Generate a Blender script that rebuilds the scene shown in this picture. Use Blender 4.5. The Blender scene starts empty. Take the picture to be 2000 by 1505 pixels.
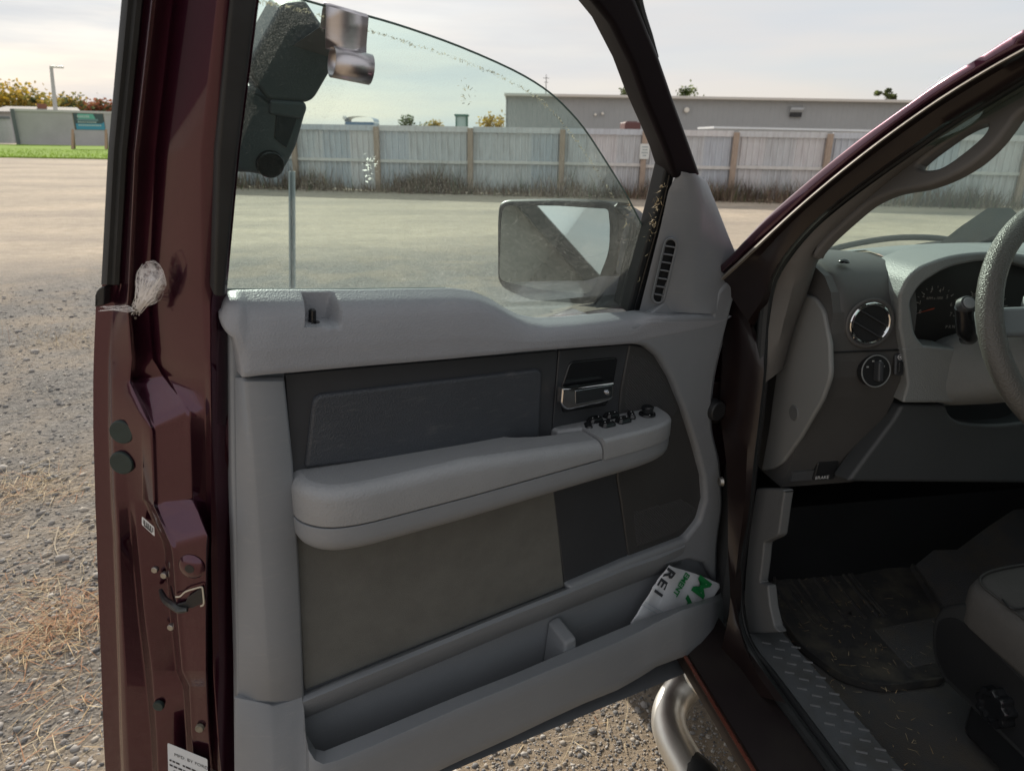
import bpy, bmesh, math, random
import numpy as np
from mathutils import Vector, Matrix

R = math.radians
random.seed(7)
rng = np.random.default_rng(7)
scene = bpy.context.scene
COL = scene.collection

# ------------------------------------------------------------------ camera
EYE = np.array([0.0, 0.0, 1.55])
F_PX, CX, CY = 1400.0, 1000.0, 752.5
PITCH, ROLL, HEAD = R(19.1), R(1.0), R(10.8)
FW = np.array([math.sin(HEAD)*math.cos(PITCH), math.cos(HEAD)*math.cos(PITCH), -math.sin(PITCH)])
_r = np.array([math.cos(HEAD), -math.sin(HEAD), 0.0])
_u = np.cross(_r, FW)
RT = _r*math.cos(ROLL) + _u*math.sin(ROLL)
UP = _u*math.cos(ROLL) - _r*math.sin(ROLL)
cam_data = bpy.data.cameras.new('camera')
cam = bpy.data.objects.new('camera', cam_data)
COL.objects.link(cam)
M3 = Matrix((RT, UP, -FW)).transposed()
cam.matrix_world = Matrix.Translation(EYE) @ M3.to_4x4()
cam_data.sensor_width = 36.0
cam_data.lens = F_PX/2000*36.0
cam_data.clip_start = 0.02
cam_data.clip_end = 3000
cam_data.dof.use_dof = True
cam_data.dof.focus_distance = 1.25
cam_data.dof.aperture_fstop = 8.5
scene.camera = cam

# ------------------------------------------------------------------ sky, sun, exposure
SUN_AZ, SUN_EL = R(-16), R(29)          # azimuth from +Y, negative = to the left
world = bpy.data.worlds.new('World')
scene.world = world
world.use_nodes = True
wn, wl = world.node_tree.nodes, world.node_tree.links
wn.clear()
w_out = wn.new('ShaderNodeOutputWorld')
w_bg = wn.new('ShaderNodeBackground')
w_bg.inputs['Strength'].default_value = 0.1
sky = wn.new('ShaderNodeTexSky')
sky.sky_type = 'NISHITA'
sky.sun_disc = False
sky.sun_elevation = SUN_EL
sky.sun_rotation = SUN_AZ
sky.dust_density = 2.0
sky.air_density = 1.0
tc = wn.new('ShaderNodeTexCoord')
mp = wn.new('ShaderNodeMapping')
mp.inputs['Scale'].default_value = (1.2, 1.2, 9.0)
mp.inputs['Rotation'].default_value = (R(3), R(-2), 0)
cl = wn.new('ShaderNodeTexNoise')
cl.inputs['Scale'].default_value = 2.2
cl.inputs['Detail'].default_value = 5.0
cl.inputs['Roughness'].default_value = 0.55
cr = wn.new('ShaderNodeValToRGB')
cr.color_ramp.elements[0].position = 0.33
cr.color_ramp.elements[0].color = (0.80, 0.80, 0.80, 1)
cr.color_ramp.elements[1].position = 0.66
cr.color_ramp.elements[1].color = (1.0, 1.0, 1.0, 1)
wmix = wn.new('ShaderNodeMix')
wmix.data_type = 'RGBA'
# thin cloud: its tint wanders between cream and a bluish grey
cl2 = wn.new('ShaderNodeTexNoise')
cl2.inputs['Scale'].default_value = 1.6
cl2.inputs['Detail'].default_value = 3.0
cr2 = wn.new('ShaderNodeValToRGB')
cr2.color_ramp.elements[0].position = 0.36
cr2.color_ramp.elements[0].color = (5.7, 6.0, 6.35, 1)
cr2.color_ramp.elements[1].position = 0.62
cr2.color_ramp.elements[1].color = (6.75, 6.4, 6.15, 1)
wl.new(tc.outputs['Generated'], mp.inputs['Vector'])
wl.new(mp.outputs['Vector'], cl.inputs['Vector'])
wl.new(mp.outputs['Vector'], cl2.inputs['Vector'])
wl.new(cl.outputs['Fac'], cr.inputs['Fac'])
wl.new(cl2.outputs['Fac'], cr2.inputs['Fac'])
wl.new(cr.outputs['Color'], wmix.inputs['Factor'])
wl.new(sky.outputs['Color'], wmix.inputs['A'])
wl.new(cr2.outputs['Color'], wmix.inputs['B'])
wl.new(wmix.outputs['Result'], w_bg.inputs['Color'])
wl.new(w_bg.outputs['Background'], w_out.inputs['Surface'])

sun_data = bpy.data.lights.new('sun', 'SUN')
sun_data.energy = 4.4
sun_data.angle = R(1.2)
sun_data.color = (1.0, 0.93, 0.82)
sun = bpy.data.objects.new('sun', sun_data)
COL.objects.link(sun)
sun_dir = Vector((math.sin(SUN_AZ)*math.cos(SUN_EL), math.cos(SUN_AZ)*math.cos(SUN_EL), math.sin(SUN_EL)))
sun.rotation_euler = sun_dir.to_track_quat('Z', 'Y').to_euler()
sun.location = (-5, 20, 20)

vs = scene.view_settings
vs.view_transform = 'Standard'
vs.look = 'None'
vs.exposure = 0.28
vs.gamma = 1.0
vs.use_curve_mapping = False
scene.cycles.max_bounces = 8
scene.cycles.transparent_max_bounces = 16
scene.cycles.caustics_reflective = False
scene.cycles.caustics_refractive = False

# ------------------------------------------------------------------ measuring: a sight line met with a surface of the place
Z = np.array([0., 0., 1.])
def sight(px, py):
    return FW*F_PX + RT*(px-CX) + UP*(CY-py)
def on_plane(px, py, p, n):
    d = sight(px, py)
    return EYE + d*(((np.asarray(p)-EYE) @ n)/(d @ n))
def on_z(px, py, z): return on_plane(px, py, (0, 0, z), Z)
def on_x(px, py, x): return on_plane(px, py, (x, 0, 0), np.array([1., 0, 0]))
def on_y(px, py, y): return on_plane(px, py, (0, y, 0), np.array([0., 1, 0]))
def at_dist(px, py, d):                 # point at a horizontal distance
    v = sight(px, py)
    return EYE + v*(d/math.hypot(v[0], v[1]))

# the open door's own frame: D runs from latch edge to hinge, N points into the cab, Z up
ALPHA = R(58)+HEAD
D = np.array([math.sin(ALPHA), math.cos(ALPHA), 0.])
N = np.array([math.cos(ALPHA), -math.sin(ALPHA), 0.])
P0 = sight(452, 900); P0 = EYE + P0/np.linalg.norm(P0); P0[2] = 0
V_BELT, TAU = 1.36, R(18)
NT = N - Z*math.tan(TAU); NT /= np.linalg.norm(NT)      # normal of the leaning window plane
def dr(u, w, v): return P0 + u*D + w*N + v*Z
def dw(px, py, w=0.): return on_plane(px, py, P0 + w*N, N)
def tw(px, py, w=0.): return on_plane(px, py, P0 + w*N + V_BELT*Z, NT)
def duv(p):
    q = np.asarray(p)-P0
    return q @ D, q @ N, q[2]
# the latch-side metal of the door is a slanted face
DJ = -0.8*D - 0.6*N
NJ = -0.6*D + 0.8*N
J0 = P0 + 0.015*D - 0.01*N
NJT = NJ - Z*math.tan(TAU)*0.8; NJT /= np.linalg.norm(NJT)
def jw(px, py, s=0.):
    p = on_plane(px, py, J0 + NJ*s, NJ)
    if p[2] > V_BELT: p = on_plane(px, py, J0 + NJ*s + V_BELT*Z, NJT)
    return p

# ------------------------------------------------------------------ objects
WLOC = {}
def tag(o, label=None, cat=None, group=None, kind=None):
    if label: o['label'] = label
    if cat: o['category'] = cat
    if group: o['group'] = group
    if kind: o['kind'] = kind
    return o
def link(name, data, loc, parent=None):
    o = bpy.data.objects.new(name, data)
    COL.objects.link(o)
    loc = np.asarray(loc, float)
    WLOC[o] = loc
    if parent is not None:
        o.parent = parent
        loc = loc - WLOC[parent]
    o.location = loc
    return o
def empty(name, loc): return link(name, None, loc)
def copy_tree(o, parent=None, loc=None, label=None):
    c = o.copy(); COL.objects.link(c)
    WLOC[c] = WLOC[o]
    if parent is not None: c.parent = parent
    if loc is not None:
        c.location = loc; WLOC[c] = np.asarray(loc, float)
    if label: c['label'] = label
    for ch in list(o.children): copy_tree(ch, c)
    return c

class MB:
    def __init__(s): s.v = []; s.f = []; s.m = []
    def add(s, vs, fs, mi=0):
        b = len(s.v)
        s.v += [tuple(map(float, p)) for p in vs]
        s.f += [tuple(i+b for i in f) for f in fs]
        s.m += [mi]*len(fs)
        return s
    def box(s, c, sx, sy, sz, ax=None):
        c = np.asarray(c, float)
        X, Y_, Z_ = ax if ax is not None else (np.array([1., 0, 0]), np.array([0., 1, 0]), Z)
        vs = [c + X*sx*a/2 + Y_*sy*b/2 + Z_*sz*d/2 for d in (-1, 1) for b in (-1, 1) for a in (-1, 1)]
        return s.add(vs, [(0, 2, 3, 1), (4, 5, 7, 6), (0, 1, 5, 4), (2, 6, 7, 3), (0, 4, 6, 2), (1, 3, 7, 5)])
    def prism(s, front, back):
        n = len(front)
        fs = [tuple(range(n)), tuple(reversed(range(n, 2*n)))]
        fs += [(i, i+n, (i+1) % n+n, (i+1) % n) for i in range(n)]
        return s.add(list(front)+list(back), fs)
    def grid(s, rows, close_u=False, close_v=False):
        m, n = len(rows), len(rows[0])
        fs = []
        for i in range(m if close_v else m-1):
            for j in range(n if close_u else n-1):
                a, b = i, (i+1) % m
                c, d = j, (j+1) % n
                fs.append((a*n+c, a*n+d, b*n+d, b*n+c))
        return s.add([p for r in rows for p in r], fs)
    def cyl(s, a, b, r0, r1=None, n=20, cap=True):
        r1 = r0 if r1 is None else r1
        a, b = np.asarray(a, float), np.asarray(b, float)
        t = b-a; t = t/np.linalg.norm(t)
        e = np.cross(t, Z if abs(t[2]) < .9 else np.array([1., 0, 0])); e /= np.linalg.norm(e)
        f = np.cross(t, e)
        ra = [a + r0*(e*math.cos(q)+f*math.sin(q)) for q in np.linspace(0, 2*math.pi, n, endpoint=False)]
        rb = [b + r1*(e*math.cos(q)+f*math.sin(q)) for q in np.linspace(0, 2*math.pi, n, endpoint=False)]
        fs = [(i, (i+1) % n, (i+1) % n+n, i+n) for i in range(n)]
        if cap: fs += [tuple(reversed(range(n))), tuple(range(n, 2*n))]
        return s.add(ra+rb, fs)
    def tube(s, pts, r, n=10, closed=False, sub=0, flat=None):
        pts = [np.asarray(p, float) for p in pts]
        if sub: pts = catmull(pts, sub, closed)
        m = len(pts)
        rs = r if hasattr(r, '__len__') else [r]*m
        if len(rs) != m: rs = np.interp(np.linspace(0, 1, m), np.linspace(0, 1, len(rs)), rs)
        rows = []; e = None
        for i, p in enumerate(pts):
            t = pts[(i+1) % m if closed else min(i+1, m-1)] - pts[(i-1) % m if closed else max(i-1, 0)]
            t = t/np.linalg.norm(t)
            if e is None:
                e = np.cross(t, Z if abs(t[2]) < .9 else np.array([1., 0, 0]))
            e = e - t*(e@t); e /= np.linalg.norm(e)
            f = np.cross(t, e)
            rows.append([p + rs[i]*(e*math.cos(q)+f*math.sin(q)) for q in np.linspace(0, 2*math.pi, n, endpoint=False)])
        b = len(s.v)
        s.grid(rows, close_u=True, close_v=closed)
        if not closed:
            s.f += [tuple(b+i for i in reversed(range(n))), tuple(b+(m-1)*n+i for i in range(n))]; s.m += [0, 0]
        return s
    def build(s, name, mat, parent=None, smooth=35, bevel=0, seg=3, sub=0, mats=None, blim=35):
        V = np.array(s.v)
        c = (V.min(0)+V.max(0))/2
        me = bpy.data.meshes.new(name)
        me.from_pydata([tuple(p) for p in V-c], [], s.f)
        for m_ in (mats or [mat]): me.materials.append(m_)
        if mats: me.polygons.foreach_set('material_index', s.m)
        me.validate()
        bm = bmesh.new(); bm.from_mesh(me)
        bmesh.ops.recalc_face_normals(bm, faces=bm.faces)
        bm.to_mesh(me); bm.free()
        if smooth:
            me.shade_smooth()
            me.set_sharp_from_angle(angle=R(smooth))
        o = link(name, me, c, parent)
        if bevel:
            bv = o.modifiers.new('bevel', 'BEVEL')
            bv.width = bevel; bv.segments = seg; bv.limit_method = 'ANGLE'; bv.angle_limit = R(blim)
            bv.use_clamp_overlap = False
            if smooth:
                me.shade_smooth()
                for a in [a for a in me.attributes if a.name == 'sharp_edge']: me.attributes.remove(a)
                wnm = o.modifiers.new('wn', 'WEIGHTED_NORMAL'); wnm.keep_sharp = False
        if sub:
            sd = o.modifiers.new('sub', 'SUBSURF'); sd.levels = sub; sd.render_levels = sub
        return o

def catmull(pts, sub=4, closed=False):
    P = [np.asarray(p, float) for p in pts]; n = len(P); out = []
    for i in range(n if closed else n-1):
        p1, p2 = P[i], P[(i+1) % n]
        p0 = P[i-1] if (closed or i > 0) else 2*p1-p2
        p3 = P[(i+2) % n] if (closed or i+2 < n) else 2*p2-p1
        for k in range(sub):
            t = k/sub
            out.append(.5*((2*p1)+(-p0+p2)*t+(2*p0-5*p1+4*p2-p3)*t*t+(-p0+3*p1-3*p2+p3)*t**3))
    if not closed: out.append(P[-1])
    return out
def rp(pts, n=5):
    """polygon with rounded corners: items (x, y) or (x, y, r)"""
    out = []; m = len(pts)
    for i, p in enumerate(pts):
        r = p[2] if len(p) > 2 else 0
        c = np.array(p[:2], float)
        if not r: out.append(c); continue
        a = np.array(pts[i-1][:2], float)-c; b = np.array(pts[(i+1) % m][:2], float)-c
        la, lb = np.linalg.norm(a), np.linalg.norm(b)
        ra, rb = min(r, la*.49), min(r, lb*.49)
        A, B = c+a/la*ra, c+b/lb*rb
        for k in range(n+1):
            t = k/n
            out.append((1-t)**2*A+2*t*(1-t)*c+t*t*B)
    return out
def slab(name, pts, mapf, depth, mat, parent=None, bevel=0, seg=3, rnd=True, smooth=35, blim=35):
    """outline on a surface of the place (mapf), given a real thickness along `depth` (vector)"""
    o2 = rp(pts) if rnd else [np.array(p[:2], float) for p in pts]
    fr = [mapf(p[0], p[1]) for p in o2]
    bk = [p + depth for p in fr]
    return MB().prism(fr, bk).build(name, mat, parent, smooth=smooth, bevel=bevel, seg=seg, blim=blim)
def dslab(name, pts, w, th, mat, parent, bevel=0, seg=3):
    return slab(name, pts, lambda x, y: dw(x, y, w), -N*th, mat, parent, bevel, seg)
def tslab(name, pts, w, th, mat, parent, bevel=0, seg=3):
    return slab(name, pts, lambda x, y: tw(x, y, w), -NT*th, mat, parent, bevel, seg)
def text_mesh(name, body, origin, ex, ey, size, mat, parent=None, depth=0.0, shear=0, bold=0.0, sx=1.0):
    """flat lettering laid on a surface: ex = reading direction, ey = up of the letters"""
    cu = bpy.data.curves.new(name, 'FONT'); cu.body = body; cu.size = size; cu.extrude = depth; cu.shear = shear
    cu.offset = bold; cu.resolution_u = 2
    t = bpy.data.objects.new(name, cu); COL.objects.link(t)
    me = bpy.data.meshes.new_from_object(t.evaluated_get(bpy.context.evaluated_depsgraph_get()))
    bpy.data.objects.remove(t); bpy.data.curves.remove(cu)
    ex = np.asarray(ex, float)/np.linalg.norm(ex); ey = np.asarray(ey, float)/np.linalg.norm(ey)
    n = np.cross(ex, ey)
    for v in me.vertices:
        p = ex*v.co.x*sx + ey*v.co.y + n*v.co.z
        v.co = Vector(p)
    me.materials.clear(); me.materials.append(mat)
    return link(name, me, origin, parent)

# ------------------------------------------------------------------ materials
def nodes(name):
    m = bpy.data.materials.new(name); m.use_nodes = True
    nt = m.node_tree; nt.nodes.clear()
    out = nt.nodes.new('ShaderNodeOutputMaterial')
    return m, nt, out
def plain(name, col, rough=.5, metal=0., bump=0., bscale=300., coat=0., spec=.5, var=0., vscale=6., btype='noise', stretch=None, dirt=None, dscale=8., scuff=0.):
    m, nt, out = nodes(name)
    b = nt.nodes.new('ShaderNodeBsdfPrincipled')
    b.inputs['Base Color'].default_value = (*col, 1)
    b.inputs['Roughness'].default_value = rough
    b.inputs['Metallic'].default_value = metal
    b.inputs['Specular IOR Level'].default_value = spec
    b.inputs['Coat Weight'].default_value = coat
    b.inputs['Coat Roughness'].default_value = .04
    nt.links.new(b.outputs[0], out.inputs['Surface'])
    t = nt.nodes.new('ShaderNodeTexCoord')
    src = t.outputs['Object']
    if stretch:
        mpn = nt.nodes.new('ShaderNodeMapping'); mpn.inputs['Scale'].default_value = stretch
        nt.links.new(src, mpn.inputs['Vector']); src = mpn.outputs['Vector']
    if var or dirt:
        nz = nt.nodes.new('ShaderNodeTexNoise'); nz.inputs['Scale'].default_value = vscale if not dirt else dscale
        nz.inputs['Detail'].default_value = 6; nz.inputs['Roughness'].default_value = .65
        nt.links.new(src, nz.inputs['Vector'])
        rmp = nt.nodes.new('ShaderNodeValToRGB')
        if dirt:
            rmp.color_ramp.elements[0].position = .45; rmp.color_ramp.elements[1].position = .72
            rmp.color_ramp.elements[0].color = (*col, 1); rmp.color_ramp.elements[1].color = (*dirt, 1)
        else:
            rmp.color_ramp.elements[0].position = .3; rmp.color_ramp.elements[1].position = .7
            rmp.color_ramp.elements[0].color = (*[c*(1-var) for c in col], 1)
            rmp.color_ramp.elements[1].color = (*[min(1, c*(1+var)) for c in col], 1)
        nt.links.new(nz.outputs['Fac'], rmp.inputs['Fac'])
        csrc = rmp.outputs['Color']
        if scuff:      # faint rubbed marks and settled dust
            sm = nt.nodes.new('ShaderNodeMapping'); sm.inputs['Scale'].default_value = (5, 5, 26); sm.inputs['Rotation'].default_value = (.5, .3, .4)
            sn = nt.nodes.new('ShaderNodeTexNoise'); sn.inputs['Scale'].default_value = 5; sn.inputs['Detail'].default_value = 9; sn.inputs['Roughness'].default_value = .75
            sr_ = nt.nodes.new('ShaderNodeMapRange'); sr_.inputs['From Min'].default_value = .56; sr_.inputs['From Max'].default_value = .78; sr_.inputs['To Max'].default_value = scuff
            sx_ = nt.nodes.new('ShaderNodeMix'); sx_.data_type = 'RGBA'; sx_.inputs['B'].default_value = (.42, .40, .37, 1)
            nt.links.new(t.outputs['Object'], sm.inputs['Vector']); nt.links.new(sm.outputs[0], sn.inputs['Vector']); nt.links.new(sn.outputs['Fac'], sr_.inputs['Value'])
            nt.links.new(sr_.outputs[0], sx_.inputs['Factor']); nt.links.new(csrc, sx_.inputs['A']); csrc = sx_.outputs['Result']
        nt.links.new(csrc, b.inputs['Base Color'])
        mr = nt.nodes.new('ShaderNodeMapRange')
        mr.inputs['To Min'].default_value = max(0, rough-.06); mr.inputs['To Max'].default_value = min(1, rough+.1)
        nt.links.new(nz.outputs['Fac'], mr.inputs['Value'])
        nt.links.new(mr.outputs['Result'], b.inputs['Roughness'])
    if bump:
        if btype == 'noise':
            tx = nt.nodes.new('ShaderNodeTexNoise'); tx.inputs['Scale'].default_value = bscale; tx.inputs['Detail'].default_value = 3
            h = tx.outputs['Fac']
        else:
            tx = nt.nodes.new('ShaderNodeTexVoronoi'); tx.inputs['Scale'].default_value = bscale; tx.feature = btype
            h = tx.outputs['Distance']
        nt.links.new(src, tx.inputs['Vector'])
        bp = nt.nodes.new('ShaderNodeBump'); bp.inputs['Strength'].default_value = bump; bp.inputs['Distance'].default_value = .002
        nt.links.new(h, bp.inputs['Height'])
        nt.links.new(bp.outputs['Normal'], b.inputs['Normal'])
    return m

GREY = plain('grey_trim_plastic', (.222, .236, .256), .46, bump=.25, bscale=700, var=.07, vscale=3, scuff=.22)
PAD = plain('grey_grained_vinyl', (.27, .28, .305), .46, bump=.22, bscale=420, btype='F1', var=.06, vscale=4, scuff=.22)
GREY2 = plain('grey_armrest_vinyl', (.275, .285, .30), .42, bump=.3, bscale=380, btype='F1', var=.08, vscale=5, scuff=.25)
CHAR = plain('charcoal_vinyl', (.05, .056, .067), .48, bump=.4, bscale=420, btype='F1', var=.1, scuff=.18)
CHARP = plain('charcoal_plastic', (.042, .045, .051), .42, bump=.12, bscale=800, var=.1)
BLACKG = plain('black_gloss_plastic', (.012, .013, .015), .22, bump=.04, bscale=900)
BLACK = plain('black_plastic', (.014, .015, .017), .45, bump=.15, bscale=600, var=.15)
RUBBER = plain('black_rubber', (.016, .018, .02), .55, bump=.1, bscale=200, var=.25, vscale=20)
CLOTH = plain('grey_door_cloth', (.155, .155, .145), .9, bump=.5, bscale=900, var=.12, vscale=14, spec=.15)
SEATM = plain('grey_seat_cloth', (.10, .098, .096), .85, bump=.5, bscale=700, var=.12, vscale=10, spec=.2)
DASHM = plain('dash_grey_plastic', (.22, .235, .24), .5, bump=.3, bscale=420, btype='F1', var=.06)
DASHD = plain('dash_dark_plastic', (.082, .081, .081), .5, bump=.15, bscale=700, var=.08)
PILLAR = plain('pillar_trim_plastic', (.12, .115, .11), .6, bump=.12, bscale=800, var=.06)
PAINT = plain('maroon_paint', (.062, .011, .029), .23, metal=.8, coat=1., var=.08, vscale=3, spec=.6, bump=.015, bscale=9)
PAINT_D = plain('maroon_paint_dusty', (.06, .015, .018), .4, coat=.6, dirt=(.09, .06, .05), dscale=7)
CHROME = plain('chrome', (.75, .75, .76), .07, metal=1.)
STEEL = plain('brushed_steel', (.58, .56, .58), .33, metal=1., bump=.04, bscale=200, stretch=(1, 1, 20), var=.05, vscale=20)
TUBEM = plain('polished_tube', (.95, .93, .88), .42, metal=1., var=.08, vscale=8, bump=.03, bscale=60, dirt=None)
CARPET = plain('dark_carpet', (.095, .096, .10), .95, bump=.9, bscale=500, dirt=(.12, .11, .095), dscale=12, spec=.1)
MATM = plain('black_rubber_mat', (.05, .05, .052), .42, bump=.5, bscale=90, dirt=(.12, .11, .09), dscale=16)
SILLM = plain('sill_plate_plastic', (.10, .108, .118), .5, bump=.3, bscale=300, dirt=(.07, .068, .064), dscale=10)
BOLTM = plain('zinc_bolt', (.35, .34, .32), .4, metal=.9, var=.3, vscale=80)
PLUGM = plain('dark_green_plug', (.018, .032, .03), .55, var=.2, vscale=60)
WHITE = plain('white_print', (.7, .71, .72), .5)
INK = plain('dark_ink', (.03, .03, .035), .6)
ORANGE = plain('orange_needle', (.45, .08, .04), .5)

def foliage(name, col, var=.25, thru=.45):
    """thin leaves: part of the light goes through"""
    m, nt, out = nodes(name); L = nt.links.new
    d = nt.nodes.new('ShaderNodeBsdfDiffuse'); t = nt.nodes.new('ShaderNodeBsdfTranslucent')
    tc_ = nt.nodes.new('ShaderNodeTexCoord'); nz = nt.nodes.new('ShaderNodeTexNoise'); nz.inputs['Scale'].default_value = 1.7; nz.inputs['Detail'].default_value = 4
    L(tc_.outputs['Object'], nz.inputs['Vector'])
    r = nt.nodes.new('ShaderNodeValToRGB'); r.color_ramp.elements[0].position = .35; r.color_ramp.elements[1].position = .65
    r.color_ramp.elements[0].color = (*[c*(1-var) for c in col], 1); r.color_ramp.elements[1].color = (*[min(1, c*(1+var)) for c in col], 1)
    L(nz.outputs['Fac'], r.inputs['Fac'])
    for b in (d, t): L(r.outputs['Color'], b.inputs['Color'])
    x = nt.nodes.new('ShaderNodeMixShader'); x.inputs[0].default_value = thru
    L(d.outputs[0], x.inputs[1]); L(t.outputs[0], x.inputs[2]); L(x.outputs[0], out.inputs['Surface'])
    return m
# ================================================================== GROUND
def ground_mat():
    m, nt, out = nodes('gravel_and_dirt')
    L = nt.links.new
    N_ = nt.nodes.new
    b = N_('ShaderNodeBsdfPrincipled'); b.inputs['Roughness'].default_value = .95; b.inputs['Specular IOR Level'].default_value = .1
    L(b.outputs[0], out.inputs['Surface'])
    g = N_('ShaderNodeNewGeometry')
    pos = g.outputs['Position']
    def noise(scale, det=4, rough=.6, vec=None):
        n = N_('ShaderNodeTexNoise'); n.inputs['Scale'].default_value = scale; n.inputs['Detail'].default_value = det; n.inputs['Roughness'].default_value = rough
        L(vec or pos, n.inputs['Vector']); return n.outputs['Fac']
    def ramp(f, a, b_, c0=(0, 0, 0, 1), c1=(1, 1, 1, 1)):
        r = N_('ShaderNodeValToRGB'); r.color_ramp.elements[0].position = a; r.color_ramp.elements[1].position = b_
        r.color_ramp.elements[0].color = c0; r.color_ramp.elements[1].color = c1
        L(f, r.inputs['Fac']); return r.outputs['Color']
    def mix(f, a, c, mode='MIX'):
        x = N_('ShaderNodeMix'); x.data_type = 'RGBA'; x.blend_type = mode
        if isinstance(f, float): x.inputs['Factor'].default_value = f
        else: L(f, x.inputs['Factor'])
        for v, s in ((a, 'A'), (c, 'B')):
            if isinstance(v, tuple): x.inputs[s].default_value = v
            else: L(v, x.inputs[s])
        return x.outputs['Result']
    def math_(op, a, c=None):
        x = N_('ShaderNodeMath'); x.operation = op
        for i, v in enumerate((a, c)):
            if v is None: continue
            if isinstance(v, (int, float)): x.inputs[i].default_value = v
            else: L(v, x.inputs[i])
        return x.outputs[0]
    # pebbles
    v1 = N_('ShaderNodeTexVoronoi'); v1.inputs['Scale'].default_value = 62; v1.inputs['Randomness'].default_value = 1; L(pos, v1.inputs['Vector'])
    v2 = N_('ShaderNodeTexVoronoi'); v2.inputs['Scale'].default_value = 24; L(pos, v2.inputs['Vector'])
    hue = ramp(v1.outputs['Color'], .1, .9, (.07, .068, .066, 1), (.34, .325, .30, 1))
    hue2 = ramp(v2.outputs['Color'], .0, 1., (.11, .105, .10, 1), (.36, .33, .30, 1))
    peb = mix(ramp(noise(9), .4, .6), hue, hue2)
    fine = ramp(noise(180, 3), .35, .68, (.12, .115, .11, 1), (.27, .255, .235, 1))
    gravel = mix(.42, peb, fine)
    sand = ramp(noise(40, 6, .7), .28, .72, (.33, .245, .155, 1), (.54, .425, .30, 1))
    # streaks of traffic: long in one direction
    mp_ = N_('ShaderNodeMapping'); mp_.inputs['Rotation'].default_value = (0, 0, R(20)); mp_.inputs['Scale'].default_value = (.22, .6, 1); L(pos, mp_.inputs['Vector'])
    tr = noise(.9, 7, .66, mp_.outputs['Vector'])
    lot = mix(ramp(math_('ADD', math_('MULTIPLY', tr, .72), math_('MULTIPLY', noise(2.2, 8, .75), .28)), .38, .60), ramp(noise(30, 5, .7), .3, .7, (.26, .228, .192, 1), (.43, .375, .315, 1)), ramp(noise(5, 9, .78), .32, .68, (.42, .35, .268, 1), (.60, .515, .41, 1)))
    # how far out the clean lot begins
    sx = N_('ShaderNodeSeparateXYZ'); L(pos, sx.inputs[0])
    d = math_('SQRT', math_('ADD', math_('MULTIPLY', sx.outputs['X'], sx.outputs['X']), math_('MULTIPLY', sx.outputs['Y'], sx.outputs['Y'])))
    d = math_('ADD', d, math_('MULTIPLY', noise(.35, 4), 5.0))
    far = N_('ShaderNodeMapRange'); far.interpolation_type = 'SMOOTHSTEP'; far.inputs['From Min'].default_value = 11.0; far.inputs['From Max'].default_value = 14.5; L(d, far.inputs['Value'])
    patch = ramp(noise(1.1, 5, .6), .47, .60)
    # beaten earth beside the door
    px_ = N_('ShaderNodeMapRange'); px_.interpolation_type = 'SMOOTHSTEP'; px_.inputs['From Min'].default_value = 2.3; px_.inputs['From Max'].default_value = 1.55; L(math_('ADD', sx.outputs['Y'], math_('MULTIPLY', noise(3, 3), .5)), px_.inputs['Value'])
    near = mix(math_('MAXIMUM', math_('MULTIPLY', patch, .28), math_('MULTIPLY', px_.outputs[0], .75)), gravel, sand)
    col = mix(far.outputs[0], near, lot)
    L(col, b.inputs['Base Color'])
    gm = math_('SUBTRACT', 1.0, math_('MULTIPLY', px_.outputs[0], .85))
    hv = math_('ADD', math_('MULTIPLY', v1.outputs['Distance'], -.6), math_('MULTIPLY', v2.outputs['Distance'], -.5))
    h = math_('ADD', math_('MULTIPLY', hv, gm), math_('MULTIPLY', noise(40, 8, .75), .8))
    bp = N_('ShaderNodeBump'); bp.inputs['Strength'].default_value = .9; bp.inputs['Distance'].default_value = .02
    L(h, bp.inputs['Height']); L(bp.outputs['Normal'], b.inputs['Normal'])
    return m
GROUND = ground_mat()
# one sheet: fine near the truck, coarse to the horizon
def axis_pts():
    a = list(np.linspace(-6, 6, 97)); s = 6.
    while s < 1500:
        s *= 1.22; a = [-s]+a+[s]
    return np.array(a)
gx = axis_pts()
gz = {}
def hgt(x, y):
    r = math.hypot(x, y)
    k = 1/(1+(r/7)**2)
    return .018*k*(math.sin(x*3.1+y*1.7)+math.sin(x*1.3-y*4.3+1)+.6*math.sin(x*7.7+2)*math.sin(y*6.1)) - .012
gr = MB().grid([[np.array([x, y+6, hgt(x, y+6)]) for x in gx] for y in gx]).build('ground', GROUND, smooth=180)
gr['kind'] = 'structure'

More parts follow.
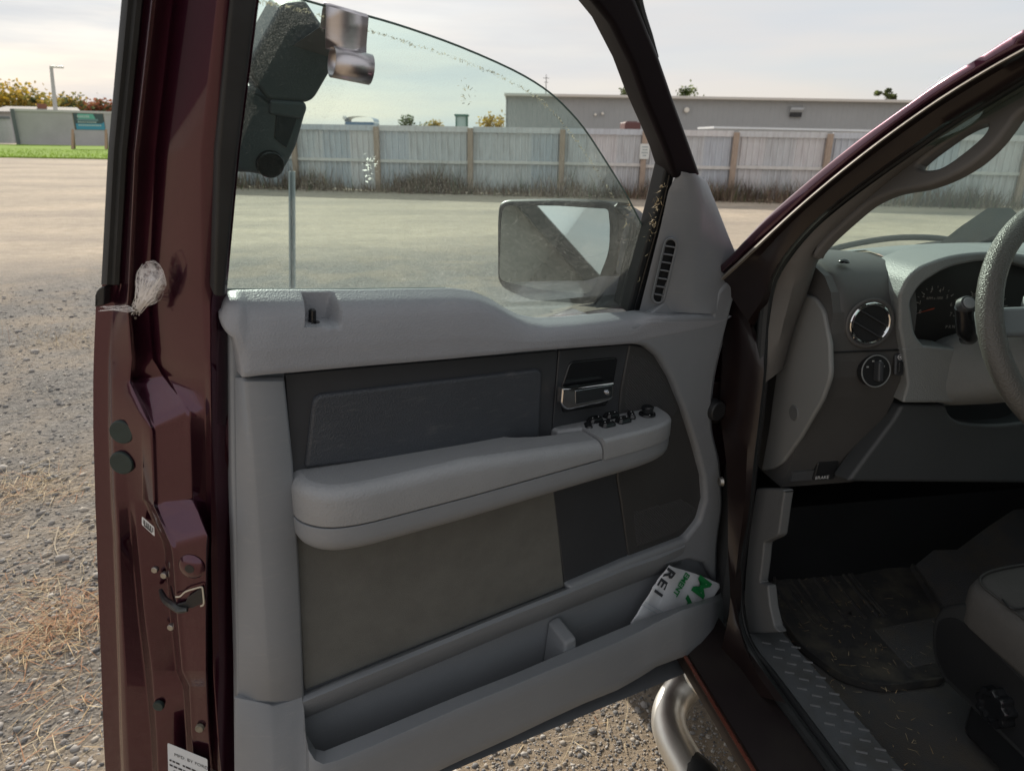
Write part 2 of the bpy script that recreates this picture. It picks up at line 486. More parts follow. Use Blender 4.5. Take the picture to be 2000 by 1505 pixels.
# loose stones close by, one object (nobody could count them)
STONE_M = []
for i, c in enumerate([(.30, .28, .26), (.20, .195, .19), (.40, .36, .31), (.12, .115, .115), (.46, .43, .39)]):
    STONE_M.append(plain('stone_%s' % ['grey', 'slate', 'buff', 'dark', 'pale'][i], c, .85, var=.2, vscale=60, bump=.4, bscale=120, spec=.2))
ico = bmesh.new(); bmesh.ops.create_icosphere(ico, subdivisions=1, radius=1.0)
IV = np.array([v.co[:] for v in ico.verts]); IF = np.array([[v.index for v in f.verts] for f in ico.faces]); ico.free()
def stones(count):
    nv, nf = len(IV), len(IF)
    V = np.zeros((count*nv, 3)); Fc = np.zeros((count*nf, 3), int); MI = np.zeros(count*nf, int)
    for i in range(count):
        if i % 5 < 3:
            az = rng.uniform(-44, -14); r = .9*math.exp(rng.uniform(0, math.log(9/.9)))
        else:
            az = rng.uniform(4, 34); r = 1.0*math.exp(rng.uniform(0, math.log(2.4/1.0)))
        a = R(az)+HEAD*0
        p = np.array([r*math.sin(a), r*math.cos(a), 0])
        p[2] = hgt(p[0], p[1])
        s = min(.020, .0026*math.exp(abs(rng.normal(0, .62))))*(1+.25*min(r, 6)/3)*(1. if i % 5 < 3 else .62)
        sc = s*np.array([rng.uniform(.8, 1.5), rng.uniform(.7, 1.1), rng.uniform(.4, .75)])
        th = rng.uniform(0, 6.28); c, n_ = math.cos(th), math.sin(th)
        w = IV*(1+rng.normal(0, .13, (nv, 1)))*sc
        V[i*nv:(i+1)*nv] = np.stack([w[:, 0]*c-w[:, 1]*n_, w[:, 0]*n_+w[:, 1]*c, w[:, 2]], 1)+p+np.array([0, 0, sc[2]*.25])
        Fc[i*nf:(i+1)*nf] = IF+i*nv
        MI[i*nf:(i+1)*nf] = rng.choice(5, p=[.34, .24, .22, .10, .10])
    me = bpy.data.meshes.new('loose_stones')
    me.vertices.add(len(V)); me.vertices.foreach_set('co', V.ravel())
    me.loops.add(len(Fc)*3); me.loops.foreach_set('vertex_index', Fc.ravel())
    me.polygons.add(len(Fc)); me.polygons.foreach_set('loop_start', np.arange(0, len(Fc)*3, 3)); me.polygons.foreach_set('loop_total', np.full(len(Fc), 3))
    for m_ in STONE_M: me.materials.append(m_)
    me.polygons.foreach_set('material_index', MI)
    me.update(calc_edges=True); me.validate(); me.shade_smooth()
    return link('loose_stones', me, (0, 0, 0))
st = stones(30000); tag(st, kind='stuff')

# dry straw and weeds lying on the gravel, left of the door
def blade(mb, p, d, L_, w, bend, mi):
    d = d/np.linalg.norm(d); s_ = np.cross(d, Z); ns = np.linalg.norm(s_)
    s_ = s_/ns if ns > 1e-3 else np.array([1., 0, 0])
    sd = np.cross(d, s_)
    k = [p, p+d*L_*.5+sd*bend*L_*.12+s_*bend*L_*.1, p+d*L_+s_*bend*L_*.35]
    mb.add([k[0]-s_*w, k[0]+s_*w, k[1]+s_*w*.8, k[1]-s_*w*.8, k[2]], [(0, 1, 2, 3), (3, 2, 4)], mi)
STRAW = [plain('straw_pale', (.50, .40, .25), .8, var=.2), plain('straw_tan', (.40, .28, .15), .8, var=.2), plain('straw_rust', (.34, .165, .08), .85, var=.2)]
mb = MB()
def scatter_straw(px, py, sx_, sy_, cnt, up=.12, wts=(.45, .35, .2), Lm=.09):
    c = on_z(px, py, 0)
    for i in range(cnt):
        p = c + np.array([random.gauss(0, sx_), random.gauss(0, sy_), 0]); p[2] = hgt(p[0], p[1])+random.uniform(.002, .012)
        a = random.uniform(0, 6.28)
        d = np.array([math.cos(a), math.sin(a), abs(random.gauss(0, up))])
        blade(mb, p, d, Lm*random.uniform(.4, 1.6), random.uniform(.0006, .0016), random.gauss(0, .8), random.choices([0, 1, 2], wts)[0])
scatter_straw(30, 955, .26, .09, 380, Lm=.13)
scatter_straw(130, 1060, .14, .10, 70)
scatter_straw(60, 1160, .13, .09, 120, wts=(.25, .35, .4))
scatter_straw(150, 1210, .08, .07, 300, wts=(.12, .28, .6))
scatter_straw(40, 1260, .09, .06, 220, wts=(.3, .35, .35))
scatter_straw(120, 1330, .12, .08, 90, wts=(.15, .3, .55))
scatter_straw(100, 1430, .12, .10, 60)
scatter_straw(150, 660, .35, .16, 260, up=.7, wts=(.5, .45, .05), Lm=.14)
scatter_straw(20, 720, .5, .5, 120)
scatter_straw(1100, 1430, .25, .2, 40)
sw_ = mb.build('dry_straw', STRAW[0], smooth=0, mats=STRAW); tag(sw_, kind='stuff')
TW = plain('dead_twig', (.42, .35, .25), .8, var=.3)
def twig(pts, r, label):
    mb = MB(); P_ = [on_z(x, y, .006)+np.array([0, 0, h]) for x, y, h in pts]
    mb.tube(P_, [r, r*.9, r*.5], 6, sub=5)
    o = mb.build('dead_stem', TW); tag(o, label, 'dead stem', 'dead stems on the gravel')
twig([(117, 1036, .02), (108, 1070, .01), (122, 1098, .0), (138, 1116, .0), (141, 1134, .0)], .0022, 'pale crooked dead stem on gravel left of the open door')
twig([(20, 1152, .002), (75, 1150, .006), (143, 1145, .004)], .002, 'straight pale dead stem lying level on gravel above rusty straw')
twig([(44, 918, .012), (75, 908, .012), (122, 885, .01)], .003, 'dark grey dead stem lying on gravel above the straw bed')

# ================================================================== FENCE
fA, fB = np.array([.137, 22.148, 0]), np.array([12.136, 18.338, 0])
fe = (fB-fA)/np.linalg.norm(fB-fA); fn = np.array([-fe[1], fe[0], 0])
if fn[1] > 0: fn = -fn                     # toward the lot
def fence_t(px, py=330):
    d = sight(px, py)[:2]; M_ = np.array([[d[0], -fe[0]], [d[1], -fe[1]]])
    return np.linalg.solve(M_, fA[:2])[1]
pt = [fence_t(x) for x in (740, 920, 1097, 1255, 1430, 1610)]
step_ = (pt[-1]-pt[0])/5
post_t = [pt[0]-2*step_, pt[0]-step_] + pt + [pt[-1]+step_*k for k in range(1, 7)]
fence = empty('corrugated_fence', fA+fe*post_t[0])
tag(fence, 'long fence of weathered pale corrugated sheets between brown wooden posts', 'fence')
WOODP = plain('weathered_post', (.40, .31, .25), .9, bump=.6, bscale=40, stretch=(6, 6, .6), var=.25, vscale=8)
SHEETS = []
for i, (c, d_) in enumerate([((.62, .63, .65), (.48, .47, .48)), ((.57, .60, .65), (.46, .47, .51)), ((.68, .67, .68), (.55, .52, .53)), ((.52, .56, .61), (.42, .43, .46))]):
    SHEETS.append(plain('weathered_sheet_%s' % ['grey', 'bluish', 'pale', 'slate'][i], c, .65, dirt=d_, dscale=2.2, stretch=(4, 4, .6)))
RAILM = plain('pale_rail', (.66, .64, .62), .8, var=.12, vscale=5)
FH = 1.83
for t in post_t:
    MB().box(fA+fe*t+fn*.10+Z*(FH/2-.03), .15, .13, FH-.06, ax=(fe, fn, Z)).build('fence_post', WOODP, fence, bevel=.01, seg=1)
def sheet_mesh(w, h, name):
    mb = MB(); rows = []
    nr = 5; xs = []
    for k in range(nr):
        b = k/nr*w; q = w/nr
        xs += [(b, 0), (b+q*.62, 0), (b+q*.70, .045), (b+q*.92, .045)]
    xs.append((w, 0))
    mb.grid([[np.array([x-w/2, y, -h/2]) for x, y in xs], [np.array([x-w/2, y, h/2]) for x, y in xs]])
    me = bpy.data.meshes.new(name); me.from_pydata(mb.v, [], mb.f); return me
sheet_me = {}
srnd = random.Random(5)
for i in range(len(post_t)-1):
    a, b = post_t[i], post_t[i+1]; w = (b-a)/3
    for k in range(3):
        key = round(w, 2)
        h = 1.72
        if key not in sheet_me:
            sheet_me[key] = []
            for m_ in SHEETS:
                me = sheet_mesh(w*1.01, h, 'fence_sheet'); me.materials.append(m_); sheet_me[key].append(me)
        me = sheet_me[key][srnd.choice([0, 0, 1, 1, 2, 2, 3])]
        c = fA+fe*(a+w*(k+.5))-fn*(.01+.012*(k % 2))+Z*(h/2+.02+srnd.uniform(-.015, .015))
        o = link('fence_sheet', me, c, fence)
        o.rotation_euler = (0, 0, math.atan2(fe[1], fe[0])+(math.pi if fn@np.array([-fe[1], fe[0], 0]) < 0 else 0))
    for z_, h_, d_ in ((.86+srnd.uniform(-.02, .02), .085, .055), (FH-.10, .15, .05)):
        MB().box(fA+fe*(a+b)/2+fn*.055+Z*z_, b-a-.15, d_, h_, ax=(fe, fn, Z)).build('fence_rail', RAILM if h_ < .1 else SHEETS[i % 3], fence, smooth=0)
# notice on one post
c = fA+fe*fence_t(1256)+fn*.19; zc = on_plane(1256, 296, c, fn)[2]
ns = empty('notice_sign', c+Z*zc); tag(ns, 'small white notice board fixed to a brown fence post', 'sign')
MB().box(c+Z*zc, .26, .02, .40, ax=(fe, fn, Z)).build('sign_board', plain('sign_white', (.72, .74, .72), .6), ns, bevel=.006)
mb = MB()
for r_, (w_, h_) in enumerate([(.17, .030), (.14, .03), (.18, .03), (.10, .03)]):
    for q in range(4):
        mb.box(c+Z*(zc+.12-r_*.075)+fn*.0125+fe*((q-1.5)*w_/4), w_/4*.8, .002, h_, ax=(fe, fn, Z))
sl_ = mb.build('sign_lettering', plain('faded_letter', (.30, .36, .38), .7), ns, smooth=0); sl_['kind'] = 'stuff'
# dry weeds along the fence foot: one mass
WEED = [foliage('weed_brown', (.20, .145, .115), .35, .3), foliage('weed_tan', (.34, .27, .20), .3, .35), foliage('weed_green', (.11, .15, .075), .3, .35), foliage('weed_dark', (.12, .095, .085), .35, .25)]
mb = MB(); wr = random.Random(11)
T0, T1 = post_t[0], post_t[-1]
clumps = [(wr.uniform(T0, T1), wr.uniform(.35, 1.0), wr.uniform(.25, .7)) for _ in range(34)] + [(fence_t(x), h, s) for x, h, s in ((860, 1.05, .5), (1000, .5, .6), (1080, .95, .7), (1180, .75, .7), (1250, .5, .4), (1415, .7, .35), (1500, .75, .5), (1560, .6, .5))]
for i in range(11000):
    if i % 5 < 2:
        t = wr.uniform(T0, T1); h = wr.uniform(.06, .30); off = abs(wr.gauss(.3, .4))
    else:
        c_ = wr.choice(clumps); t = wr.gauss(c_[0], c_[2]); h = c_[1]*wr.uniform(.35, 1.05); off = abs(wr.gauss(.25, .22))
    p = fA+fe*t+fn*(off+.08); p = p.copy(); p[2] = 0
    d = np.array([wr.gauss(0, .3), wr.gauss(0, .3), 1.])
    blade(mb, p, d, h, wr.uniform(.004, .011), wr.gauss(0, .7), wr.choices([0, 1, 2, 3], [.42, .26, .14, .18])[0])
wd = mb.build('dry_weeds', WEED[0], smooth=0, mats=WEED); tag(wd, kind='stuff')

# ================================================================== METAL SHED
Q = 46.0
hf = np.array([math.sin(HEAD), math.cos(HEAD), 0]); hr = np.array([math.cos(HEAD), -math.sin(HEAD), 0])
def at_depth(px, py, q=Q): return on_plane(px, py, hf*q, hf)
c0 = at_depth(990, 186); c1 = at_depth(2650, 206)
zt_ = c0[2]
shed = empty('metal_shed', (c0+c1)/2*np.array([1, 1, 0])); tag(shed, 'long grey metal shed with a pale eave behind the fence', 'building')
SHEDW = plain('grey_shed_cladding', (.35, .36, .37), .6, var=.06, vscale=.4)
x0, x1 = c0@hr, c1@hr
mb = MB(); rows = []; xs = []
x = 0.
while x < x1-x0:
    xs += [(x, 0), (x+.24, 0), (x+.26, .012), (x+.29, .012), (x+.31, 0)]; x += .31
mb.grid([[hr*(x0+a)+hf*(Q-b)+Z*z_ for a, b in xs] for z_ in (0, zt_-.02)])
mb.build('wall', SHEDW, shed, smooth=0)
MB().box(hr*x0+hf*(Q+10)+Z*zt_/2, .1, 20, zt_-.04, ax=(hr, hf, Z)).build('end_wall', SHEDW, shed, smooth=0)
EAVE = plain('pale_eave_trim', (.62, .59, .55), .5)
MB().box(hr*(x0+x1)/2+hf*(Q-.22)+Z*(zt_+.02), x1-x0+.3, .5, .16, ax=(hr, hf, Z)).build('eave_trim', EAVE, shed, bevel=.02, seg=1)
MB().prism([hr*(x0-.1)+hf*(Q-.3)+Z*(zt_+.102), hr*(x0-.1)+hf*(Q+20)+Z*(zt_+.9), hr*(x0-.1)+hf*(Q+20)+Z*(zt_-.1), hr*(x0-.1)+hf*(Q+.1)+Z*(zt_-.1)],
           [hr*x1+hf*(Q-.3)+Z*(zt_+.102), hr*x1+hf*(Q+20)+Z*(zt_+.9), hr*x1+hf*(Q+20)+Z*(zt_-.1), hr*x1+hf*(Q+.1)+Z*(zt_-.1)]).build('roof', EAVE, shed, smooth=0)
c = at_depth(1557, 218, Q-.3)
hood = MB().prism([c+hr*.38*s_+Z*z_+hf*0 for s_, z_ in ((-1, .22), (1, .22), (1, .10), (-1, .10))], [c+hf*.4+hr*.38*s_+Z*z_ for s_, z_ in ((-1, .34), (1, .34), (1, -.30), (-1, -.30))]).build('vent_hood', plain('hood_metal', (.42, .44, .46), .5), shed, smooth=0)
MB().box(c+hf*.17-Z*.12, .70, .06, .36, ax=(hr, hf, Z)).build('hood_opening', BLACK, hood, smooth=0)
def wall_lamp(px, py, r):
    c = at_depth(px, py, Q-.2)
    o = MB().cyl(c+hf*.2, c, r*.9, r*.7, 16).build('wall_lamp', plain('lamp_housing', (.35, .34, .32), .5), shed, smooth=40)
    MB().cyl(c-hf*.05, c+hf*.002, r*.6, r*.95, 16).build('lamp_glass', plain('lamp_glass', (.75, .72, .66), .3), o, smooth=40)
wall_lamp(1341.5, 215, .17)
wall_lamp(1163, 224, .09); wall_lamp(1177, 222, .09)
# red vehicle cab and pale roof edge between fence and shed
def at_fence(px, py, dq): return on_plane(px, py, hf*dq, hf)
c = at_fence(1231, 242, 30); MB_ = MB().box(c-Z*.35, .62, 1.4, .8, ax=(hr, hf, Z)); MB_.box(c+Z*.06, .42, .9, .06, ax=(hr, hf, Z))
o = MB_.build('red_machine', plain('faded_red', (.10, .035, .035), .5), bevel=.05); tag(o, 'dull red machine top just showing over the fence near the notice', 'machine')
a, b = at_fence(1394, 249, 27), at_fence(1720, 256, 27)
pr_ = empty('low_white_roof', (a+b)/2*np.array([1, 1, 0])); tag(pr_, 'low lean-to with a white roof edge just above the fence', 'shed')
e_ = (b-a)/np.linalg.norm(b-a)
MB().box((a+b)/2+hf*1.2, np.linalg.norm(b-a), 2.4, .07, ax=(e_, hf, Z)).build('roof', plain('white_roof_sheet', (.62, .65, .68), .4), pr_, smooth=0)
MB().box((a+b)/2*np.array([1, 1, 0])+hf*1.4+Z*.8, np.linalg.norm(b-a)-.2, 2., 1.6, ax=(e_, hf, Z)).build('wall', SHEDW, pr_, smooth=0)

# ================================================================== TREES
BARK = plain('bark', (.10, .085, .07), .9, bump=.5, bscale=20)
LEAF = {}
for nme, c in dict(yellow=(.46, .32, .08), olive=(.24, .22, .07), rust=(.30, .12, .07), green=(.075, .11, .04), pale=(.20, .24, .09), dull=(.11, .13, .065), gold=(.52, .36, .05)).items():
    LEAF[nme] = foliage('leaf_%s' % nme, c)
def tree(name, base, h, crown_w, crown_z0, leaves, cols_, label, group=None, seed=1, leaf=.28, limb=5):
    r = random.Random(seed)
    t = empty(name, base); tag(t, label, 'tree', group)
    base = np.asarray(base, float)
    mb = MB()
    top = base+Z*h*.86
    mb.tube([base-Z*.2, base+Z*h*.35+np.array([r.uniform(-.2, .2), 0, 0]), top], [h*.022+.05, h*.014+.03, .02], 8, sub=3)
    tips = []
    for k in range(limb):
        z0 = crown_z0*h*.8+(h*.75-crown_z0*h*.8)*k/limb
        a = r.uniform(0, 6.28); L_ = crown_w*.5*r.uniform(.6, 1.0)
        q = base+Z*z0; e = q+np.array([math.cos(a)*L_, math.sin(a)*L_, L_*.8])
        mb.tube([q, (q+e)/2+Z*L_*.08, e], [h*.008+.02, .02, .01], 6); tips.append(e)
    mb.build('trunk', BARK, t, smooth=50)
    mb = MB()
    cl = []
    for k in range(max(7, leaves//55)):
        z_ = r.uniform(crown_z0, .95)
        wid = math.sin(math.pi*min(1, max(.12, (z_-crown_z0*.8)/(1.08-crown_z0*.8))))**.7
        a = r.uniform(0, 6.28); rad = crown_w*.5*wid*math.sqrt(r.random())
        cl.append((base+np.array([math.cos(a)*rad, math.sin(a)*rad, z_*h]), crown_w*r.uniform(.09, .17), r.randrange(len(cols_))))
    for i in range(leaves):
        c, s, mi = r.choice(cl)
        p = c+np.array([r.gauss(0, s), r.gauss(0, s), r.gauss(0, s*.8)])
        if r.random() < .25: mi = r.randrange(len(cols_))
        u = np.array([r.gauss(0, 1), r.gauss(0, 1), r.gauss(0, .6)]); u /= np.linalg.norm(u)
        v = np.cross(u, np.array([r.gauss(0, 1), r.gauss(0, 1), r.gauss(0, 1)])); v /= np.linalg.norm(v)+1e-6
        l = leaf*r.uniform(.6, 1.3)
        mb.add([p-u*l*.6, p+v*l*.35, p+u*l*.6, p-v*l*.35], [(0, 1, 2, 3)], mi)
    mb.build('crown', None, t, smooth=0, mats=[LEAF[c] for c in cols_])
    return t
def tree_px(px, ytop, ybase_px, dist, name, wpx, z0, leaves, cols_, label, group=None, seed=1, leaf=.3):
    top = at_dist(px, ytop+wpx*.13, dist); base = top*np.array([1, 1, 0]); h = top[2]
    tree(name, base, h, wpx/F_PX*dist*1.05, z0, leaves, cols_, label, group, seed, leaf)
G1 = 'autumn trees beyond the grey wall'
tree_px(30, 171, 0, 125, 'broadleaf_tree', 90, .35, 3200, ['yellow', 'olive', 'gold'], 'big yellow autumn tree at the left edge, beyond the grey wall', G1, 3, .55)
tree_px(64, 180, 0, 122, 'broadleaf_tree', 22, .38, 500, ['olive', 'dull'], 'slim olive tree standing right of the big yellow tree', G1, 4, .45)
tree_px(128, 190, 0, 130, 'broadleaf_tree', 60, .35, 2200, ['olive', 'yellow', 'dull'], 'olive and yellow tree just right of the lamp post', G1, 5, .5)
tree_px(162, 196, 0, 132, 'broadleaf_tree', 58, .35, 2000, ['yellow', 'olive', 'rust'], 'low yellow tree above the blue board', G1, 6, .5)
tree_px(207, 194, 0, 128, 'broadleaf_tree', 54, .35, 2200, ['rust', 'dull', 'rust'], 'rust red tree beside the door upright', G1, 7, .5)
tree_px(97, 199, 0, 135, 'broadleaf_tree', 34, .35, 900, ['yellow', 'rust'], 'small orange yellow tree half hidden by the lamp post', G1, 8, .45)
tree_px(460, 205, 0, 120, 'broadleaf_tree', 60, .38, 700, ['dull', 'green'], 'dull green tree seen dimly through the dusty pane', G1, 21, .5)
G2 = 'treetops above the shed roof'
tree_px(1239, 158, 0, 72, 'broadleaf_tree', 40, .55, 1100, ['green', 'dull'], 'dark green treetop over the shed, beside the door arch on its left', G2, 9, .26)
tree_px(1216, 176, 0, 72, 'broadleaf_tree', 14, .62, 120, ['green', 'dull'], 'tiny green treetop low on the shed roof, left of the dark one', G2, 15, .22)
tree_px(1345, 164, 0, 74, 'broadleaf_tree', 40, .56, 1000, ['green', 'dull', 'pale'], 'green treetop over the shed roof just right of the door arch', G2, 10, .26)
tree_px(1662, 175, 0, 90, 'poplar_tree', 12, .60, 160, ['pale', 'olive'], 'small pale yellow green treetop over the shed roof', G2, 11, .3)
for k, (x, y_) in enumerate(((1718, 172), (1735, 167), (1750, 164))):
    tree_px(x, y_, 0, 95, 'poplar_tree', 13, .45, 600, ['pale', 'dull'], ['leftmost and lowest of three pale poplars over the shed roof', 'middle one of three pale poplars over the shed roof', 'rightmost and tallest of three pale poplars over the shed roof'][k], G2, 12+k, .32)
G3 = 'foliage just above the fence'
tree_px(808, 223, 0, 60, 'shrub', 52, .5, 900, ['green', 'dull'], 'dark green bush top above the fence, left of the tractor cab', G3, 17, .22)
tree_px(965, 222, 0, 58, 'shrub', 46, .5, 900, ['gold', 'yellow'], 'bright yellow bush top above the fence beside the shed corner', G3, 18, .22)
tree_px(848, 231, 0, 60, 'shrub', 34, .5, 400, ['yellow', 'olive'], 'low ochre bush top above the fence beside the green bush', G3, 19, .2)
# tractor cab, blue vehicle roof, aerial
c = at_fence(902, 236, 40)
tr_ = empty('tractor', c*np.array([1, 1, 0])); tag(tr_, 'green tractor, only its cab showing over the fence', 'tractor')
TG = plain('tractor_green', (.04, .14, .11), .4)
MB().box(c+Z*.26, .72, .9, .10, ax=(hr, hf, Z)).build('cab_roof', TG, tr_, bevel=.03)
for sx_ in (-1, 1):
    for sy_ in (-1, 1): MB().box(c+hr*.27*sx_+hf*.38*sy_-Z*.25, .06, .06, .95, ax=(hr, hf, Z)).build('cab_post', TG, tr_, smooth=0)
MB().box(c*np.array([1, 1, 0])+Z*.9, .8, 1.9, .5, ax=(hr, hf, Z)).build('bonnet', TG, tr_, bevel=.08)
MB().box(c-Z*.2, .5, .7, .85, ax=(hr, hf, Z)).build('cab_glass', plain('cab_glass', (.42, .52, .52), .2), tr_, smooth=0)
for sx_ in (-1, 1): MB().cyl(c*np.array([1, 1, 0])+hr*.62*sx_+Z*.7, c*np.array([1, 1, 0])+hr*.9*sx_+Z*.7, .7, .7, 24).build('wheel', RUBBER, tr_, smooth=40)
c = at_fence(701, 230, 44)
vr = empty('blue_van', c*np.array([1, 1, 0])); tag(vr, 'blue vehicle with its rounded roof just above the fence', 'vehicle')
BL = plain('blue_paint', (.10, .18, .30), .35, coat=.5)
mb = MB(); rows = []
for t in np.linspace(0, math.pi, 12): rows.append([c+hr*(math.cos(t)*.85)+Z*(math.sin(t)**.6*.30-.22)+hf*d_ for d_ in (0, .4, 1.4, 1.8)])
mb.grid(rows); mb.build('roof', BL, vr, smooth=60)
MB().box(c*np.array([1, 1, 0])+hf*.9+Z*(c[2]-.22)/2, 1.7, 1.8, c[2]-.24, ax=(hr, hf, Z)).build('body', BL, vr, bevel=.08)
MB().box(c+hr*-.85+hf*.1-Z*.02, .16, .3, .2, ax=(hr, hf, Z)).build('roof_lamp', plain('lamp_white', (.75, .75, .75), .3), vr, bevel=.03)
c = at_dist(1067, 172, 120); tp = at_dist(1067, 146, 120)
mb = MB(); mb.tube([c*np.array([1, 1, 0]), tp], [.12, .06], 6); mb.box(tp-Z*.5, .9, .08, .08); mb.box(tp-Z*1.1, .6, .08, .08)
o = mb.build('aerial_mast', plain('mast_grey', (.2, .2, .21), .5)); tag(o, 'thin grey aerial mast rising far behind the shed roof', 'mast')

# ================================================================== LEFT: verge, wall, board, lamp, house
VG = on_z(100, 309, 0); dv_ = math.hypot(VG[0], VG[1])
a0, a1 = on_z(-400, 301, 0), on_z(560, 317, 0)
b0, b1 = on_z(-400, 275.5, 0), on_z(560, 293, 0)
GRASS = plain('mown_grass', (.17, .27, .03), .9, bump=.6, bscale=3, var=.25, vscale=.6, spec=.05)
vb = MB().prism([p+Z*.06 for p in (a0, a1, b1, b0)], [p-Z*.1 for p in (a0, a1, b1, b0)]).build('grass_verge', GRASS, smooth=0); vb['kind'] = 'structure'
# front row of blades so that the verge has a ragged edge
mb = MB(); r_ = random.Random(2)
for i in range(5000):
    t, s_ = r_.random(), r_.random()**1.5
    p = (a0*(1-t)+a1*t)*(1-s_*.5)+(b0*(1-t)+b1*t)*s_*.5
    blade(mb, p+Z*.05, np.array([r_.gauss(0, .3), r_.gauss(0, .3), 1]), r_.uniform(.05, .14), .02, r_.gauss(0, .5), 0)
gb = mb.build('verge_grass', foliage('grass_blades', (.19, .29, .035), thru=.4), smooth=0); tag(gb, kind='stuff')
def left_at(px, py, d): return at_dist(px, py, d)
WALLM = plain('grey_block_wall', (.45, .45, .45), .85, var=.10, vscale=.5, bump=.3, bscale=2)
DW = 88.
def lw(px, py, d=DW):
    nrm = np.array([math.sin(R(-27)), math.cos(R(-27)), 0]); return on_plane(px, py, nrm*d, nrm)
ln_ = np.array([math.cos(R(-27)), -math.sin(R(-27)), 0]); ld_ = np.array([math.sin(R(-27)), math.cos(R(-27)), 0])
def wall_seg(name, xa, ya, xb, yb, d, mat, parent=None, th=.3, zb=-.2):
    a, b = lw(xa, ya, d), lw(xb, yb, d); z_ = (a[2]+b[2])/2
    c = (a+b)/2
    return MB().box(np.array([c[0], c[1], (z_+zb)/2])+ld_*th/2, abs((b-a)@ln_), th, z_-zb, ax=(ln_, ld_, Z)).build(name, mat, parent, smooth=0)
gw = empty('grey_wall', lw(120, 285)*np.array([1, 1, 0])); tag(gw, 'long grey block wall behind the grass verge and blue board', 'wall')
wall_seg('wall_face', 25, 217, 330, 221, DW, WALLM, gw)
wall_seg('coping', 24, 215, 331, 219, DW-.08, plain('pale_coping', (.55, .55, .54), .7), gw, th=.46, zb=lw(25, 217)[2]+.01)
wall_seg('corner_post', 19.5, 212, 27, 213, DW-.25, plain('dark_post', (.12, .14, .15), .6), gw, th=.5)
gt = empty('sliding_gate', lw(5, 282)*np.array([1, 1, 0])); tag(gt, 'pale metal gate at the left edge beside the grey wall', 'gate')
GATEM = plain('pale_gate', (.42, .43, .45), .6, var=.1)
for k in range(10): wall_seg('gate_panel', -62+k*8.1, 229, -62+k*8.1+7.6, 229, DW+1.5, GATEM, gt, th=.08, zb=.15)
wall_seg('gate_rail', -66, 226, 19, 227, DW+1.4, plain('gate_rail', (.16, .17, .19), .6), gt, th=.1, zb=lw(5, 232, DW)[2])
# house behind
hs = empty('house', lw(70, 250, 104)*np.array([1, 1, 0])); tag(hs, 'low house with a grey shingle roof and brick chimney behind the wall', 'house')
ra, rb = lw(-30, 217, 104), lw(160, 219, 104); rt0, rt1 = lw(12, 207.5, 110), lw(150, 210, 110)
ROOFM = plain('grey_shingles', (.24, .225, .21), .85, var=.12, vscale=2)
MB().prism([ra, rb, rb+Z*-.15, ra+Z*-.15], [rt0, rt1, rt1-Z*.15, rt0-Z*.15]).build('roof', ROOFM, hs, smooth=0)
MB().box((ra+rb)/2*np.array([1, 1, 0])+ld_*3+Z*1.6, np.linalg.norm(rb-ra)-1, 5, 3.2, ax=(ln_, ld_, Z)).build('house_wall', WALLM, hs, smooth=0)
c = lw(82, 209, 108); MB().box(c-Z*.4, .95, .8, 1.5, ax=(ln_, ld_, Z)).build('chimney', plain('chimney_brick', (.28, .13, .09), .9, var=.2, vscale=6), hs, smooth=0)
# notice board on two raking legs
DB = 70.
bd = empty('notice_board', lw(174, 289, DB)*np.array([1, 1, 0])); tag(bd, 'blue and teal printed board on two timber legs before the wall', 'sign')
tl, br = lw(142, 221, DB), lw(206, 254, DB)
W_ = (br-tl)@ln_; H_ = tl[2]-br[2]
cB = (tl+br)/2
def bp_(a, b, o=0.): return cB+ln_*W_*(a-.5)+Z*H_*(.5-b)-ld_*o
MB().box(cB+ld_*.04, W_*1.04, .06, H_*1.06, ax=(ln_, ld_, Z)).build('board_frame', plain('board_timber', (.20, .15, .12), .8), bd, smooth=0)
MB().add([bp_(0, 0, 0), bp_(1, 0, 0), bp_(1, 1, 0), bp_(0, 1, 0)], [(0, 1, 2, 3)]).build('board_print', plain('print_navy', (.055, .085, .11), .5), bd, smooth=0)
MB().add([bp_(.14, .03, .006), bp_(.66, .03, .006), bp_(.72, .33, .006), bp_(.16, .33, .006)], [(0, 1, 2, 3)]).build('board_print', plain('print_teal', (.13, .42, .38), .5), bd, smooth=0)
MB().add([bp_(.04, .64, .006), bp_(.9, .62, .006), bp_(1, .5, .006), bp_(1, 1, .006), bp_(.04, 1, .006)], [(0, 1, 2, 3, 4)]).build('board_print', plain('print_blue', (.06, .28, .48), .5), bd, smooth=0)
MB().add([bp_(.10, .34, .006), bp_(.80, .34, .006), bp_(.80, .46, .006), bp_(.10, .46, .006)], [(0, 1, 2, 3)]).build('board_print', plain('print_steel', (.16, .26, .32), .5), bd, smooth=0)
mb = MB(); r_ = random.Random(4)
for b, h, n_, w_ in ((.68, .10, 11, .05), (.50, .08, 9, .045), (.12, .14, 6, .05)):
    for k in range(n_):
        a = .12+k*.07+r_.uniform(0, .01)
        mb.add([bp_(a, b, .012), bp_(a+w_, b, .012), bp_(a+w_, b+h, .012), bp_(a, b+h, .012)], [(0, 1, 2, 3)])
bl_ = mb.build('board_lettering', plain('board_letters', (.45, .55, .6), .6), bd, smooth=0); bl_['kind'] = 'stuff'
LEG = plain('leg_timber', (.40, .26, .20), .85)
for px in (141, 206):
    a, b = lw(px-2, 289, DB-.1), lw(px+1, 253, DB)
    a = a*np.array([1, 1, 0]); MB().tube([a-ld_*.5, np.array([b[0], b[1], b[2]])], .10, 4).build('leg', LEG, bd, smooth=0)
    MB().tube([a+ld_*.9+ln_*.35, b-Z*.3], .08, 4).build('brace', plain('brace_timber', (.22, .15, .12), .85), bd, smooth=0)
